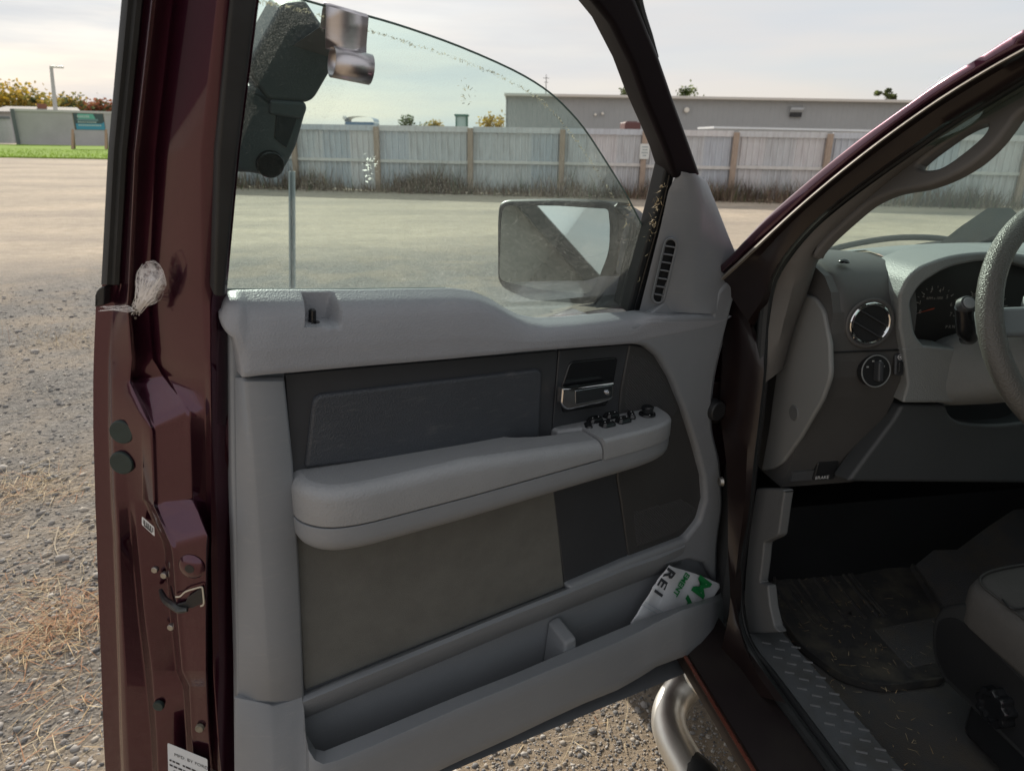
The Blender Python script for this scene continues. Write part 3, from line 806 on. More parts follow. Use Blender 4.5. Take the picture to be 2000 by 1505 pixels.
# lamp post
DLP = 95.
lpb = lw(111, 230, DLP)*np.array([1, 1, 0]); lt_ = lw(100, 131, DLP)
lp_ = empty('lamp_post', lpb); tag(lp_, 'tall pale street lamp leaning slightly beyond the grey wall', 'street lamp')
LPM = plain('galvanised_pole', (.42, .43, .43), .5, metal=.2)
lb_ = lw(110, 230, DLP)
MB().tube([lpb, np.array([lb_[0], lb_[1], lb_[2]]), lt_], [.24, .22, .16], 10).build('pole', LPM, lp_)
MB().box(lt_+ln_*.5+Z*.02, 1.3, .4, .2, ax=(ln_, ld_, Z)).build('lamp_head', plain('lamp_head', (.6, .6, .58), .3), lp_, bevel=.06)

# galvanised post standing in the lot, seen through the pane
pc_ = on_plane(571, 560, hf*6.4, hf)
pw = empty('galvanised_post', pc_*np.array([1, 1, 0])); tag(pw, 'grey galvanised post standing in the lot behind the dusty window', 'post')
mb = MB(); w_ = .029
xs_p = [(-w_, .0), (-w_*.55, .0), (-w_*.45, .03), (w_*.45, .03), (w_*.55, 0), (w_, 0), (w_, .004), (w_*.5, .034), (-w_*.5, .034), (-w_, .004)]
ztop = on_plane(571, 330, hf*6.4, hf)[2]
ptop = on_plane(570, 335, hf*6.4, hf); slope = (ptop-pc_)/(ptop[2]-pc_[2]); base = pc_-slope*(pc_[2]+.05)
mb.prism([ptop+hr*x+hf*y for x, y in xs_p], [base+hr*x+hf*y for x, y in xs_p])
mb.build('channel', plain('galvanised_steel', (.36, .40, .42), .5, metal=.3, var=.1, vscale=20), pw, smooth=0)

# invented gabled shape, out of view: gives the side mirror its diagonal reflection
gs_az = R(-105); gd = np.array([math.sin(gs_az), math.cos(gs_az), 0]); ge = np.array([gd[1], -gd[0], 0])
g0 = np.array([.34, 1.36, 0])+gd*14.0
g_side = ge if ge[1] > 0 else -ge              # points along +Y: the ridge lies that way
def gp(a, z_, d_=0.): return g0 + g_side*a + gd*d_ + Z*z_
sh = empty('mirror_filler', gp(2, 0)); tag(sh, 'added grey gabled block with a dark sloping band, reflected in the side mirror', 'shed')
ax0, az0 = -.93, 1.17; ax1, az1 = .75, 2.57
sl = (az1-az0)/(ax1-ax0)
rx = 2.6; rz = az1+sl*(rx-ax1)
lowx = ax0-.9; lowz = az0-sl*.9
GW_ = plain('mirror_filler_grey', (.22, .22, .21), .8, var=.1)
GF_ = plain('mirror_filler_dark', (.035, .04, .042), .6)
MB().prism([gp(lowx, 0), gp(lowx, lowz), gp(rx, rz), gp(2*rx-lowx, lowz), gp(2*rx-lowx, 0)], [gp(lowx, 0, 7), gp(lowx, lowz, 7), gp(rx, rz, 7), gp(2*rx-lowx, lowz, 7), gp(2*rx-lowx, 0, 7)]).build('mirror_filler_wall', GW_, sh, smooth=0)
for sg_ in (1, -1):
    f_ = lambda a: a if sg_ > 0 else 2*rx-a
    q_ = [gp(f_(lowx-.3), lowz-.3*sl-.12, -.3), gp(f_(rx), rz-.12, -.3), gp(f_(rx), rz+.28, -.3), gp(f_(lowx-.3), lowz-.3*sl+.28, -.3)]
    MB().prism(q_, [p+gd*7.6 for p in q_]).build('mirror_filler_roof', GF_, sh, smooth=0)
# ================================================================== THE PICKUP AND ITS OPEN DOOR
truck = empty('pickup_truck', (1.5, 1.2, 0.0))
tag(truck, 'maroon pickup truck seen through its open driver door, grey interior', 'pickup truck')

# ---- door shell: boxed body of the door, plus its slanted latch-side metal
mb = MB()
shell_uv = [(.0, .455), (.94, .455), (.985, .50), (.985, 1.20), (.93, 1.235), (.50, 1.235), (.33, 1.325), (.0, 1.34)]
mb.prism([dr(u, -.02, v) for u, v in shell_uv], [dr(u-.03, -.165, v-(.05 if v > 1 else 0)) for u, v in shell_uv])
# columns: outer edge, flange, ridge 1, ridge 2, valley, channel wall, channel floor (2), wall, broad face, ridge, inner edge
def jrow(y, e, f, r1, r2, v, c3, c4, c5, c6, b7, b8, b9, dy4=0, dy5=0):
    fix = lambda q, s: q if isinstance(q, tuple) else (q, s)
    out = [fix(e, 0), fix(f, .001), fix(r1[0], r1[1]), fix(r1[2], r1[3])]
    a, sa = r1[2], r1[3]; b, sb = c3
    if r2 is None: out += [(a+(b-a)*k, sa+(sb-sa)*k) for k in (.25, .5)]
    else: out += [(r2[0], r2[1]), (r2[2], r2[3])]
    out += [(a+(b-a)*.75, sa+(sb-sa)*.75) if v is None else v]
    out += [c3, c4, c5, c6, b7, b8, b9]
    return (y, out, dy4, dy5)
rows_src = [
 jrow(-45, 243, 281, (286, .003, 290, .003), None, None, (302, .014), (306, -.006), (345, -.006), (351, -.002), (430, .022), (450, .018), (512, -.004)),
 jrow(300, 212, 246, (249, .003, 252, .003), None, None, (264, .014), (268, -.006), (306, -.006), (311, -.002), (393, .022), (424, .016), (468, -.004)),
 jrow(560, 199, 231, (234, .003, 237, .003), None, None, (252, .014), (256, -.006), (294, -.006), (299, -.002), (395, .022), (416, .016), (444, -.004)),
 jrow(600, 187, 217, (222, .001, 227, .003), None, None, (250, .014), (254, -.006), (292, -.006), (297, -.002), (397, .022), (412, .019), (445, -.004)),
 jrow(700, 183, 212, (216, .004, 222, .005), None, None, (258, .014), (263, -.008), (300, -.008), (305, -.002), (400, .020), (410, .022), (448, -.006)),
 jrow(742, 182, 212, (216, .006, 220, .008), None, None, (254, .012), (258, -.008), (320, -.008), (326, -.002), (401, .018), (411, .022), (449, -.006), 6, -7),
 jrow(816, 182, 212, (216, .007, 220, .009), None, None, (292, .030), (300, .026), (365, .026), (371, .026), (402, .014), (412, .022), (450, -.006), 16, -16),
 jrow(835, 182, 212, (216, .007, 220, .010), None, None, (295, .030), (306, .025), (360, .025), (370, .026), (402, .010), (412, .022), (450, -.006), 8, -8),
 jrow(975, 186, 217, (221, .008, 227, .011), (250, .004, 262, .004), (280, .006), (300, .030), (310, .025), (366, .025), (376, .024), (403, .006), (412, .018), (452, -.008)),
 jrow(982, 186, 217, (222, .008, 228, .011), (252, .003, 264, .005), (284, .004), (300, .032), (308, .026), (376, .026), (382, .024), (403, .006), (412, .018), (452, -.008), 6, -7),
 jrow(1056, 189, 222, (226, .008, 233, .011), (257, -.004, 269, .007), (318, -.008), (334, .052), (345, .050), (405, .050), (407, .044), (410, .012), (413, .016), (454, -.009), 12, -11),
 jrow(1075, 189, 222, (226, .008, 233, .011), (259, -.005, 271, .007), (322, -.010), (337, .052), (348, .049), (403, .049), (406, .042), (409, .010), (412, .015), (455, -.01), 5, -5),
 jrow(1200, 194, 227, (230, .008, 238, .011), (270, -.006, 283, .007), (333, -.012), (346, .048), (355, .045), (402, .045), (405, .038), (409, .006), (414, .014), (458, -.011)),
 jrow(1310, 198, 231, (234, .008, 244, .011), (283, -.006, 298, .007), (345, -.012), (356, .044), (365, .041), (402, .041), (405, .034), (409, .004), (416, .014), (462, -.012)),
 jrow(1340, 199, 232, (235, .008, 245, .011), (286, -.006, 300, .007), (358, -.010), (370, .030), (377, .028), (403, .028), (406, .024), (410, .004), (418, .014), (463, -.012)),
 jrow(1430, 202, 234, (238, .008, 249, .011), (294, -.006, 306, .007), (364, -.012), (374, .022), (381, .020), (407, .020), (410, .016), (414, .002), (425, .014), (465, -.012)),
 jrow(1505, 206, 237, (241, .008, 253, .011), (298, -.005, 309, .007), (368, -.012), (380, .008), (388, .006), (412, .006), (416, .004), (420, -.002), (432, .014), (468, -.012)),
 jrow(1730, 216, 247, (251, .008, 263, .011), (306, -.005, 318, .007), (380, -.012), (390, .006), (398, .004), (424, .004), (427, .0), (431, -.002), (442, .014), (474, -.012))]
ys = [r[0] for r in rows_src]
A = np.array([[c for c in r[1]] for r in rows_src], float)
NC = A.shape[1]
DY4 = np.array([r[2] for r in rows_src], float); DY5 = np.array([r[3] for r in rows_src], float)
yy = sorted(set(list(np.linspace(-45, 1730, 60)) + ys))
rows = []
for y in yy:
    row = []
    d4, d5 = np.interp(y, ys, DY4), np.interp(y, ys, DY5)
    for j in range(NC):
        x = np.interp(y, ys, A[:, j, 0]); s = np.interp(y, ys, A[:, j, 1])
        row.append(jw(x, y + (d4*.8 if j == 7 else d4 if j == 8 else d5 if j == 9 else d5*.8 if j == 10 else 0), s))
    # ease every fold with a second point close by
    fine = [row[0]]
    for j in range(1, NC-1):
        a, b, c = row[j-1], row[j], row[j+1]
        la, lc = np.linalg.norm(a-b), np.linalg.norm(c-b)
        ea, ec = min(.0022, la*.4), min(.0022, lc*.4)
        fine += [b+(a-b)/la*ea, b+((a-b)/la*ea+(c-b)/lc*ec)*.22, b+(c-b)/lc*ec]
    fine.append(row[NC-1])
    back = fine[0]-N*.02-DJ*.0
    rows.append([back-N*.015+D*.01] + fine + [fine[-1]-N*.03])
mb.grid(rows)
door = mb.build('door', PAINT, truck, smooth=60)
door['label'] = 'open maroon driver door with grey trim'

def jslab(name, pts, s, th, mat, bevel=0, seg=3):
    return slab(name, pts, lambda x, y: jw(x, y, s), -NJ*th, mat, door, bevel, seg)
# ---- window frame: upright, arch at the front, header (all one pressing), leaning with the glass
arch = [(1372, 345), (1346, 272), (1320, 200), (1290, 112), (1268, 58), (1245, 0), (1215, -60), (1150, -140), (1040, -205), (850, -262), (600, -300), (420, -310),
        (430, -150), (520, -150), (640, -190), (800, -175), (960, -135), (1080, -75), (1155, 0), (1195, 50), (1235, 130), (1260, 200), (1290, 270), (1305, 308), (1318, 352)]
tslab('window_frame', arch, .012, .05, plain('maroon_black_paint', (.006, .0035, .005), .5, spec=.2, coat=.0, var=.1, bump=.05, bscale=300), door, bevel=.008)
mb = MB()
mb.tube([tw(x, y, .0) for x, y in [(1242, -12), (1253, 28), (1268, 70), (1284, 112)]], [.007, .006, .005, .002], 8, sub=4)
mb.build('frame_seal', RUBBER, door)
tslab('run_channel', [(441, 580), (418, 580), (424, 300), (449, 0), (453, -140), (511, -140), (503, 0), (466, 300), (441, 566)], .024, .045, RUBBER, door, bevel=.004)
tslab('run_channel', [(1303, 320), (1311, 302), (1319, 340), (1285, 480), (1252, 612), (1226, 612), (1250, 520), (1278, 420)], -.006, .03, RUBBER, door, bevel=.004)
mb = MB(); mb.tube([tw(x, y, -.004) for x, y in [(1312, 318), (1290, 420), (1262, 520), (1238, 607)]], .0022, 8, sub=5); mb.build('channel_lip', BLACKG, door)
# rubber on the outer edge of the upright
mb = MB()
rr = []
for y in np.linspace(-60, 556, 20):
    x0 = np.interp(y, ys, A[:, 0, 0]); x1 = np.interp(y, ys, A[:, 1, 0])
    rr.append([jw(x0-1, y, -.02), jw(x0-1.5, y, .004), jw(x0+(x1-x0)*.3, y, .009), jw(x0+(x1-x0)*.55, y, .006), jw(x0+(x1-x0)*.75, y, .009), jw(x1+1, y, .006), jw(x1+3, y, .002)])
mb.grid(rr); mb.build('edge_seal', RUBBER, door, smooth=50)
jslab('edge_clip', [(196, 560, 6), (204, 560), (203, 596), (184, 600, 3), (186, 570, 6)], .012, .02, BLACK, .002)

# ---- glass, partly lowered
def glass_mat(name, tint, dust_amt, dust_col=(.62, .645, .60), speck=860., refl=.5, film=0.0):
    m, nt, out = nodes(name)
    L = nt.links.new
    tr = nt.nodes.new('ShaderNodeBsdfTransparent'); tr.inputs['Color'].default_value = (*tint, 1)
    gl = nt.nodes.new('ShaderNodeBsdfGlossy'); gl.inputs['Roughness'].default_value = .02
    fr = nt.nodes.new('ShaderNodeFresnel'); fr.inputs['IOR'].default_value = 1.45
    mm = nt.nodes.new('ShaderNodeMath'); mm.operation = 'MULTIPLY'; mm.inputs[1].default_value = refl
    L(fr.outputs[0], mm.inputs[0])
    mx = nt.nodes.new('ShaderNodeMixShader'); L(mm.outputs[0], mx.inputs[0]); L(tr.outputs[0], mx.inputs[1]); L(gl.outputs[0], mx.inputs[2])
    tl = nt.nodes.new('ShaderNodeBsdfTranslucent'); tl.inputs['Color'].default_value = (*dust_col, 1)
    df = nt.nodes.new('ShaderNodeBsdfDiffuse'); df.inputs['Color'].default_value = (*dust_col, 1)
    dd = nt.nodes.new('ShaderNodeMixShader'); dd.inputs[0].default_value = .4
    L(tl.outputs[0], dd.inputs[1]); L(df.outputs[0], dd.inputs[2])
    t = nt.nodes.new('ShaderNodeTexCoord')
    n1 = nt.nodes.new('ShaderNodeTexNoise'); n1.inputs['Scale'].default_value = speck; n1.inputs['Detail'].default_value = 1
    n2 = nt.nodes.new('ShaderNodeTexNoise'); n2.inputs['Scale'].default_value = 9; n2.inputs['Detail'].default_value = 6; n2.inputs['Roughness'].default_value = .6
    n3 = nt.nodes.new('ShaderNodeTexNoise'); n3.inputs['Scale'].default_value = speck*.28; n3.inputs['Detail'].default_value = 1
    for n in (n1, n2, n3): L(t.outputs['Object'], n.inputs['Vector'])
    r1 = nt.nodes.new('ShaderNodeMapRange'); r1.inputs['From Min'].default_value = .46; r1.inputs['From Max'].default_value = .74
    L(n1.outputs['Fac'], r1.inputs['Value'])
    r3 = nt.nodes.new('ShaderNodeMapRange'); r3.inputs['From Min'].default_value = .66; r3.inputs['From Max'].default_value = .76
    L(n3.outputs['Fac'], r3.inputs['Value'])
    ad = nt.nodes.new('ShaderNodeMath'); ad.operation = 'MAXIMUM'; L(r1.outputs[0], ad.inputs[0]); L(r3.outputs[0], ad.inputs[1])
    r2 = nt.nodes.new('ShaderNodeMapRange'); r2.inputs['From Min'].default_value = .3; r2.inputs['From Max'].default_value = .72; r2.inputs['To Min'].default_value = .25; r2.inputs['To Max'].default_value = 1.
    L(n2.outputs['Fac'], r2.inputs['Value'])
    # dust is thicker low on the pane
    sx = nt.nodes.new('ShaderNodeSeparateXYZ'); L(t.outputs['Object'], sx.inputs[0])
    rz = nt.nodes.new('ShaderNodeMapRange'); rz.inputs['From Min'].default_value = .10; rz.inputs['From Max'].default_value = -.10; rz.inputs['To Min'].default_value = .35; rz.inputs['To Max'].default_value = .7
    L(sx.outputs['Z'], rz.inputs['Value'])
    m1 = nt.nodes.new('ShaderNodeMath'); m1.operation = 'MULTIPLY_ADD'; m1.inputs[1].default_value = 1.; m1.inputs[2].default_value = film
    L(ad.outputs[0], m1.inputs[0])
    m2 = nt.nodes.new('ShaderNodeMath'); m2.operation = 'MULTIPLY'; L(m1.outputs[0], m2.inputs[0]); L(r2.outputs[0], m2.inputs[1])
    m3 = nt.nodes.new('ShaderNodeMath'); m3.operation = 'MULTIPLY'; L(m2.outputs[0], m3.inputs[0]); L(rz.outputs[0], m3.inputs[1])
    m4 = nt.nodes.new('ShaderNodeMath'); m4.operation = 'MULTIPLY'; m4.inputs[1].default_value = dust_amt; m4.use_clamp = True; L(m3.outputs[0], m4.inputs[0])
    fx = nt.nodes.new('ShaderNodeMixShader'); L(m4.outputs[0], fx.inputs[0]); L(mx.outputs[0], fx.inputs[1]); L(dd.outputs[0], fx.inputs[2])
    L(fx.outputs[0], out.inputs['Surface'])
    return m
GLASS = glass_mat('green_tinted_glass', (.76, .915, .88), .46, film=.12)
WSHIELD = glass_mat('windscreen_glass', (.74, .90, .84), .11, film=.3, refl=.2)
gl_pts = [(438, 640), (438, 560), (466, 300), (492, -10), (560, -8), (628, 10), (716, 31), (800, 56), (900, 92), (1000, 136), (1060, 171), (1100, 205), (1140, 250), (1180, 310), (1215, 366), (1240, 412), (1262, 458), (1268, 480), (1240, 600), (1232, 650)]
gl_front = [tw(x, y, -.030) for x, y in gl_pts]
window_glass = MB().add(gl_front, [tuple(range(len(gl_front)))]).build('window_glass', GLASS, door, smooth=0)
EDGE = plain('glass_cut_edge', (.10, .15, .14), .15, spec=.6)
mb = MB(); mb.tube([tw(x, y, -.030) for x, y in [(492, -10), (560, -8), (628, 10), (716, 31), (800, 56), (900, 92), (1000, 136), (1060, 171), (1100, 205), (1140, 250), (1180, 310), (1215, 366), (1240, 412), (1262, 458)]], .0013, 8, sub=3)
mb.build('glass_edge', EDGE, door)
# line of dried dirt left by the seal a few centimetres below the edge
def thin_mat(name, col):
    m, nt, out = nodes(name)
    a = nt.nodes.new('ShaderNodeBsdfTranslucent'); a.inputs['Color'].default_value = (*col, 1)
    b = nt.nodes.new('ShaderNodeBsdfTransparent')
    x = nt.nodes.new('ShaderNodeMixShader'); x.inputs[0].default_value = .62
    nt.links.new(b.outputs[0], x.inputs[1]); nt.links.new(a.outputs[0], x.inputs[2]); nt.links.new(x.outputs[0], out.inputs['Surface'])
    return m
DIRT = thin_mat('dried_dirt', (.34, .30, .23))
SPLASH = thin_mat('dried_splash', (.95, .95, .9))
mb = MB()
ln = catmull([tw(x, y, -.0285) for x, y in [(498, 2), (560, 14), (620, 28), (720, 60), (800, 85), (900, 118), (970, 146), (1030, 178), (1075, 215), (1120, 268), (1160, 325), (1200, 390)]], 90)
for p in ln:
    if random.random() < .72:
        q = p + rng.normal(0, .0011, 3); a = rng.normal(0, 1, 3)*.0009; b = rng.normal(0, 1, 3)*.0007
        mb.add([q-a, q+b, q+a, q-b], [(0, 1, 2, 3)])
for i in range(46):       # dried splash on the pane
    q = tw(random.gauss(723, 7), random.gauss(326, 12), -.0285); a = rng.normal(0, 1, 3)*.0014; b = rng.normal(0, 1, 3)*.001
    mb.add([q-a, q+b, q+a, q-b], [(0, 1, 2, 3)], 1)
for i in range(30):
    q = tw(random.gauss(910, 9), random.gauss(180, 14), -.0285); a = rng.normal(0, 1, 3)*.0012; b = rng.normal(0, 1, 3)*.001
    mb.add([q-a, q+b, q+a, q-b], [(0, 1, 2, 3)])
sp = mb.build('glass_grime', DIRT, door, smooth=0, mats=[DIRT, SPLASH]); sp['kind'] = 'stuff'

# ---- trim carrier panel
dslab('trim_panel', [(448, 650, 8), (470, 640), (1240, 640), (1330, 560), (1446, 545, 10), (1430, 604, 20), (1396, 740, 40), (1389, 830, 40), (1408, 900, 20), (1413, 985, 20), (1402, 1060, 20), (1400, 1180), (1370, 1215), (930, 1420), (466, 1640), (463, 1300), (452, 900)], -.003, .03, GREY, door, bevel=.005)
# ---- upper pad (rolled top, notch toward the mirror, recess for the lock knob)
cols = [(427, 600, 610, -.002), (430, 589, 622, .006), (434, 580, 632, .011), (440, 572, 644, .017), (447, 568, 654, .021), (458, 566.5, 661, .025), (466, 566, 690, .027), (474, 566, 738, .029), (520, 565, 732, .032), (582, 565, 727, .032), (700, 565, 716, .032), (820, 563, 706, .032), (880, 562, 701, .032), (920, 567, 697, .032), (955, 582, 694, .032), (985, 601, 691, .032), (1012, 614, 688, .032), (1045, 620, 685, .032), (1100, 618, 681, .031), (1170, 612, 676, .027), (1215, 609, 672.5, .0235), (1240, 608, 671, .0216), (1262, 609, 666, .0214), (1320, 611, 655, .0213), (1385, 612, 641, .0212), (1402, 610, 630, .0211)]
cx_, ct, cb, cw = map(np.array, zip(*cols))
xs = sorted(list(np.linspace(427, 1402, 110)) + [428.5, 430, 432, 434, 437, 440, 443, 447, 452, 458, 462, 466, 470, 474, 583, 585, 586.5, 588, 589.5, 592, 639, 643, 647, 651, 655, 658])
prow = []
def ev(arr, x):
    return float(np.interp(x, cx_, arr))
for x in xs:
    yt, yb, wf = ev(ct, x), ev(cb, x), ev(cw, x)
    pa, pb = dw(x, yt, -.018), dw(x, yb, wf)
    ua, _, va = duv(pa); ub, _, vb = duv(pb)
    s = wf/.032
    hh = min(1., (va-vb)/.13)
    ctrl = [(-.03, va-.003), (-.018, va), (-.004*s-.004, va-.004*hh), (.012*s, va-.016*hh), (.023*s, va-.033*hh), (.029*s, va-.058*hh), (wf, va-.085*hh)]
    kf = min(1, max(0, (x-1225)/22))
    if kf > 0:
        flat_ = [(-.03, va), (-.006, va+.001), (.013, va+.001), (.0185, va-.002), (.0205, va-.007), (wf, va-.03*hh), (wf, va-.06*hh)]
        ctrl = [(a_[0]*(1-kf)+b_[0]*kf, a_[1]*(1-kf)+b_[1]*kf) for a_, b_ in zip(ctrl, flat_)]
    sec = [tuple(q) for q in catmull([np.array(c) for c in ctrl], 6)]
    v_end = sec[-1][1]
    sec += [(wf, v_end+(vb+.004-v_end)*k/6) for k in range(1, 7)] + [(wf-.002, vb), (-.003, vb)]
    if x < 486:
        kl = min(1, max(.25, (x-425)/60)); kl = kl*kl*(3-2*kl)
        sec = [(w*(1-(1-kl)*min(1, max(0, (va-.05-v)/.035))) if w > 0 else w, v) for w, v in sec]
    if 584 < x < 655:     # scoop for the lock knob: steep on the left, eased on the right
        k = min(1, (x-584)/4)*min(1, max(0, (655-x)/16))
        k = k*k*(3-2*k)
        vf = duv(dw(x, 635, .022))[2]
        ns_ = []
        for w, v in sec:
            m_ = max(0, min(1, (v-vf)/.0035+.5)); m_ = m_*m_*(3-2*m_)*k
            ns_.append((w+(min(w, -.010)-w)*m_, v))
        sec = ns_
    prow.append([dr(ua+(ub-ua)*max(0, min(1, (va-v)/(va-vb+1e-6))), w, v) for w, v in sec])
mb = MB().grid(prow)
mb.add(prow[0], [tuple(range(len(prow[0])))])
mb.build('upper_pad', PAD, door, smooth=50)
mb = MB(); mb.tube([dw(x, y, -.022) for x, y in [(441, 565), (700, 564.5), (870, 562)]], .0014, 6, sub=4); mb.build('belt_seal', EDGE, door)
mb = MB()
kb = dw(610, 633, .006); kt = dw(610, 606, .006)
mb.cyl(kb, kt, .0052, .0048, 18); mb.cyl(kt, kt+Z*.002, .0048, .003, 18); mb.cyl(kb-Z*.001, kb+Z*.003, .0105, .0095, 24)
mb.build('lock_knob', BLACKG, door)

# ---- front part of the trim and the sail in front of the window
fr_in = [(1262, 677), (1288, 698), (1312, 738), (1336, 796), (1359, 868), (1376, 932), (1379, 978), (1368, 1018), (1341, 1052), (1226, 1096), (1110, 1146)]
dslab('front_trim', [(1204, 640), (1206, 669)] + [(1229, 671)] + fr_in + [(1118, 1165), (1236, 1128), (1300, 1106), (1345, 1094), (1376, 1100), (1400, 1140), (1402, 1060, 20), (1413, 985, 20), (1408, 900, 20), (1389, 830, 40), (1396, 740, 40), (1430, 604, 20), (1446, 544), (1420, 551), (1404, 568), (1397, 592), (1393, 614), (1300, 618)], .021, .026, GREY, door, bevel=.009, seg=4)
f_sail = [(1326, 335, 8), (1370, 344, 10), (1383, 358, 8), (1410, 425), (1436, 494), (1446, 541, 6), (1420, 575), (1396, 612, 4), (1248, 606), (1268, 530), (1290, 440), (1307, 370)]
mb = MB()
sr = []
for (xl, yl), (xc, yc), (xr, yr) in [((1325, 334), (1352, 339), (1370, 344)), ((1318, 346), (1362, 352), (1382, 357)), ((1305, 372), (1372, 400), (1400, 402)), ((1290, 440), (1366, 452), (1421, 456)), ((1277, 492), (1361, 496), (1438, 497)), ((1263, 548), (1356, 548), (1448, 545)), ((1254, 583), (1352, 590), (1428, 590)), ((1248, 607), (1349, 611), (1396, 613))]:
    ex_ = float(np.interp(yr, [402, 460, 497, 545, 590, 613], [0, .004, .011, .022, .032, .037]))
    fl = float(np.interp(yr, [402, 540, 613], [0, .3, 1.]))
    rw = [.0165, .004, -.003]
    rw = [a_*(1-fl)+.019*fl for a_ in rw]
    sr.append([tw(xl, yl, -.012), tw(xl+1, yl, .006), tw(xl*.7+xc*.3, yl*.7+yc*.3, .0155+ex_*.05), tw(xl*.35+xc*.65, yl*.35+yc*.65, .0185+ex_*.3), tw(xc-5, yc, .019+ex_*.65), tw(xc+6, yc, rw[0]+ex_*.75), tw(xc*.4+xr*.6, yc*.4+yr*.6, rw[1]+ex_), tw(xr-1, yr, rw[2]+ex_), tw(xr, yr, -.02+ex_)])
mb.grid(sr); mb.build('corner_trim', GREY, door, smooth=50)
# little defogger outlet with its slats
def rail(c0, c1, hw, n=10):
    a, b = np.array(c0, float), np.array(c1, float); t = (b-a)/np.linalg.norm(b-a); q = np.array([-t[1], t[0]])
    return [tuple(a + hw*(-t*math.sin(k)+q*math.cos(k))) for k in np.linspace(0, math.pi, n)] + [tuple(b + hw*(t*math.sin(k)-q*math.cos(k))) for k in np.linspace(0, math.pi, n)]
o1, i1 = rail((1310, 478), (1286, 580), 14), rail((1310, 478), (1286, 580), 9.5)
mb = MB()
ro = [[tw(*a, .017), tw(*a, .0225), tw(a[0]*.7+b[0]*.3, a[1]*.7+b[1]*.3, .0245), tw(*b, .0235), tw(*b, .016)] for a, b in zip(o1, i1)]
mb.grid(ro, close_v=True); mb.build('outlet_ring', GREY, door, smooth=40)
MB().add([tw(*b, .0195) for b in i1], [tuple(range(len(i1)))]).build('outlet_throat', BLACK, door, smooth=0)
for k in range(7):
    t = (k+.45)/7
    c = np.array([1310, 474])*(1-t)+np.array([1286, 584])*t
    a, b = tw(c[0]-9.5, c[1]-1.5, .0215), tw(c[0]+9.5, c[1]+1.5, .0215)
    e = (b-a)/np.linalg.norm(b-a)
    MB().box((a+b)/2, np.linalg.norm(b-a), .004, .0016, ax=(e, NT, np.cross(e, NT))).build('outlet_slat', GREY, door, smooth=0)

# ---- dark inserts
dslab('door_insert', [(557, 731), (1090, 685), (1076, 862), (1000, 862), (572, 930)], .004, .012, CHARP, door, bevel=.002)
dslab('insert_pad', [(612, 772, 22), (1061, 720, 16), (1054, 868), (1010, 870), (596, 915)], .0105, .012, CHAR, door, bevel=.006, seg=4)
dslab('handle_bezel', [(1092, 684.5), (1229, 672), (1211, 760), (1204, 850), (1204, 935), (1212, 985), (1227, 1090), (1104, 1144), (1080, 960), (1078, 850)], .0045, .012, CHARP, door, bevel=.002)
dslab('handle_recess', [(1114, 706, 10), (1208, 697, 10), (1196, 770, 8), (1185, 792), (1100, 806), (1093, 770)], .007, .005, BLACKG, door, bevel=.003)
mb = MB()
# speaker insert, perforated centre
dslab('speaker_insert', [(1230, 672.5)] + [(a-1.5, b) for a, b in fr_in[:-1]] + [(1228, 1092), (1214, 985), (1206, 935), (1206, 850), (1213, 760)], .006, .012, plain('speaker_insert_plastic', (.045, .045, .046), .55, bump=.3, bscale=500, var=.08), door, bevel=.004)
# perforations: small raised grid of the speaker cover
GR = plain('speaker_mesh', (.035, .035, .036), .6)
grid_poly = [(1236, 694), (1262, 700), (1284, 716), (1302, 745), (1322, 800), (1318, 812), (1222, 800), (1222, 760)]
def inside(x, y, poly):
    c = False
    for i in range(len(poly)):
        (x1, y1), (x2, y2) = poly[i], poly[i-1]
        if (y1 > y) != (y2 > y) and x < (x2-x1)*(y-y1)/(y2-y1)+x1: c = not c
    return c
def mesh_dots(poly, name):
    mb = MB()
    uv = [duv(dw(*p, .0065)) for p in poly]
    u0, u1 = min(q[0] for q in uv), max(q[0] for q in uv); v0, v1 = min(q[2] for q in uv), max(q[2] for q in uv)
    pu = [(q[0], q[2]) for q in uv]
    st = .0052; j = 0; v = v0
    while v < v1:
        u = u0 + (st/2 if j % 2 else 0)
        while u < u1:
            if inside(u, v, pu):
                r = st*.43
                mb.add([dr(u-r, .006, v), dr(u, .006, v-r*.9), dr(u+r, .006, v), dr(u, .006, v+r*.9), dr(u, .0078, v)], [(0, 1, 4), (1, 2, 4), (2, 3, 4), (3, 0, 4)])
            u += st
        v += st*.5; j += 1
    o = mb.build(name, GR, door, smooth=0); o['kind'] = 'stuff'
mesh_dots(grid_poly, 'speaker_mesh')
mesh_dots([(1238, 1000), (1330, 975), (1358, 990), (1345, 1020), (1320, 1040), (1245, 1068)], 'speaker_mesh')
dslab('lower_cloth', [(576, 1040), (900, 1000), (1082, 950), (1103, 1146), (595, 1349)], .004, .01, CLOTH, door, bevel=.003)

# ---- chrome pull, its trim and lock
mb = MB()
hp = [(1099, 759, 2), (1120, 759), (1201, 747, 2), (1199, 777, 6), (1187, 785, 10), (1108, 802, 8), (1096, 790, 6)]
slab('door_handle', hp, lambda x, y: dw(x, y, .030), -N*.016, CHROME, door, bevel=.004, seg=4)
slab('handle_paddle', [(1124, 763, 2), (1197, 751, 2), (1196, 776, 4), (1124, 790, 4)], lambda x, y: dw(x, y, .0312), -N*.004, plain('chrome_dark_reflection', (.30, .32, .35), .16, metal=1.), door, bevel=.0012)  # dark reflection of the cab put into the paddle's chrome colour
mb = MB(); c = dw(1186, 766, .031); mb.cyl(c, c+N*.004, .0048, .0042, 18); mb.cyl(c+N*.004, c+N*.0045, .0025, .002, 12); mb.build('handle_lock', CHROME, door)

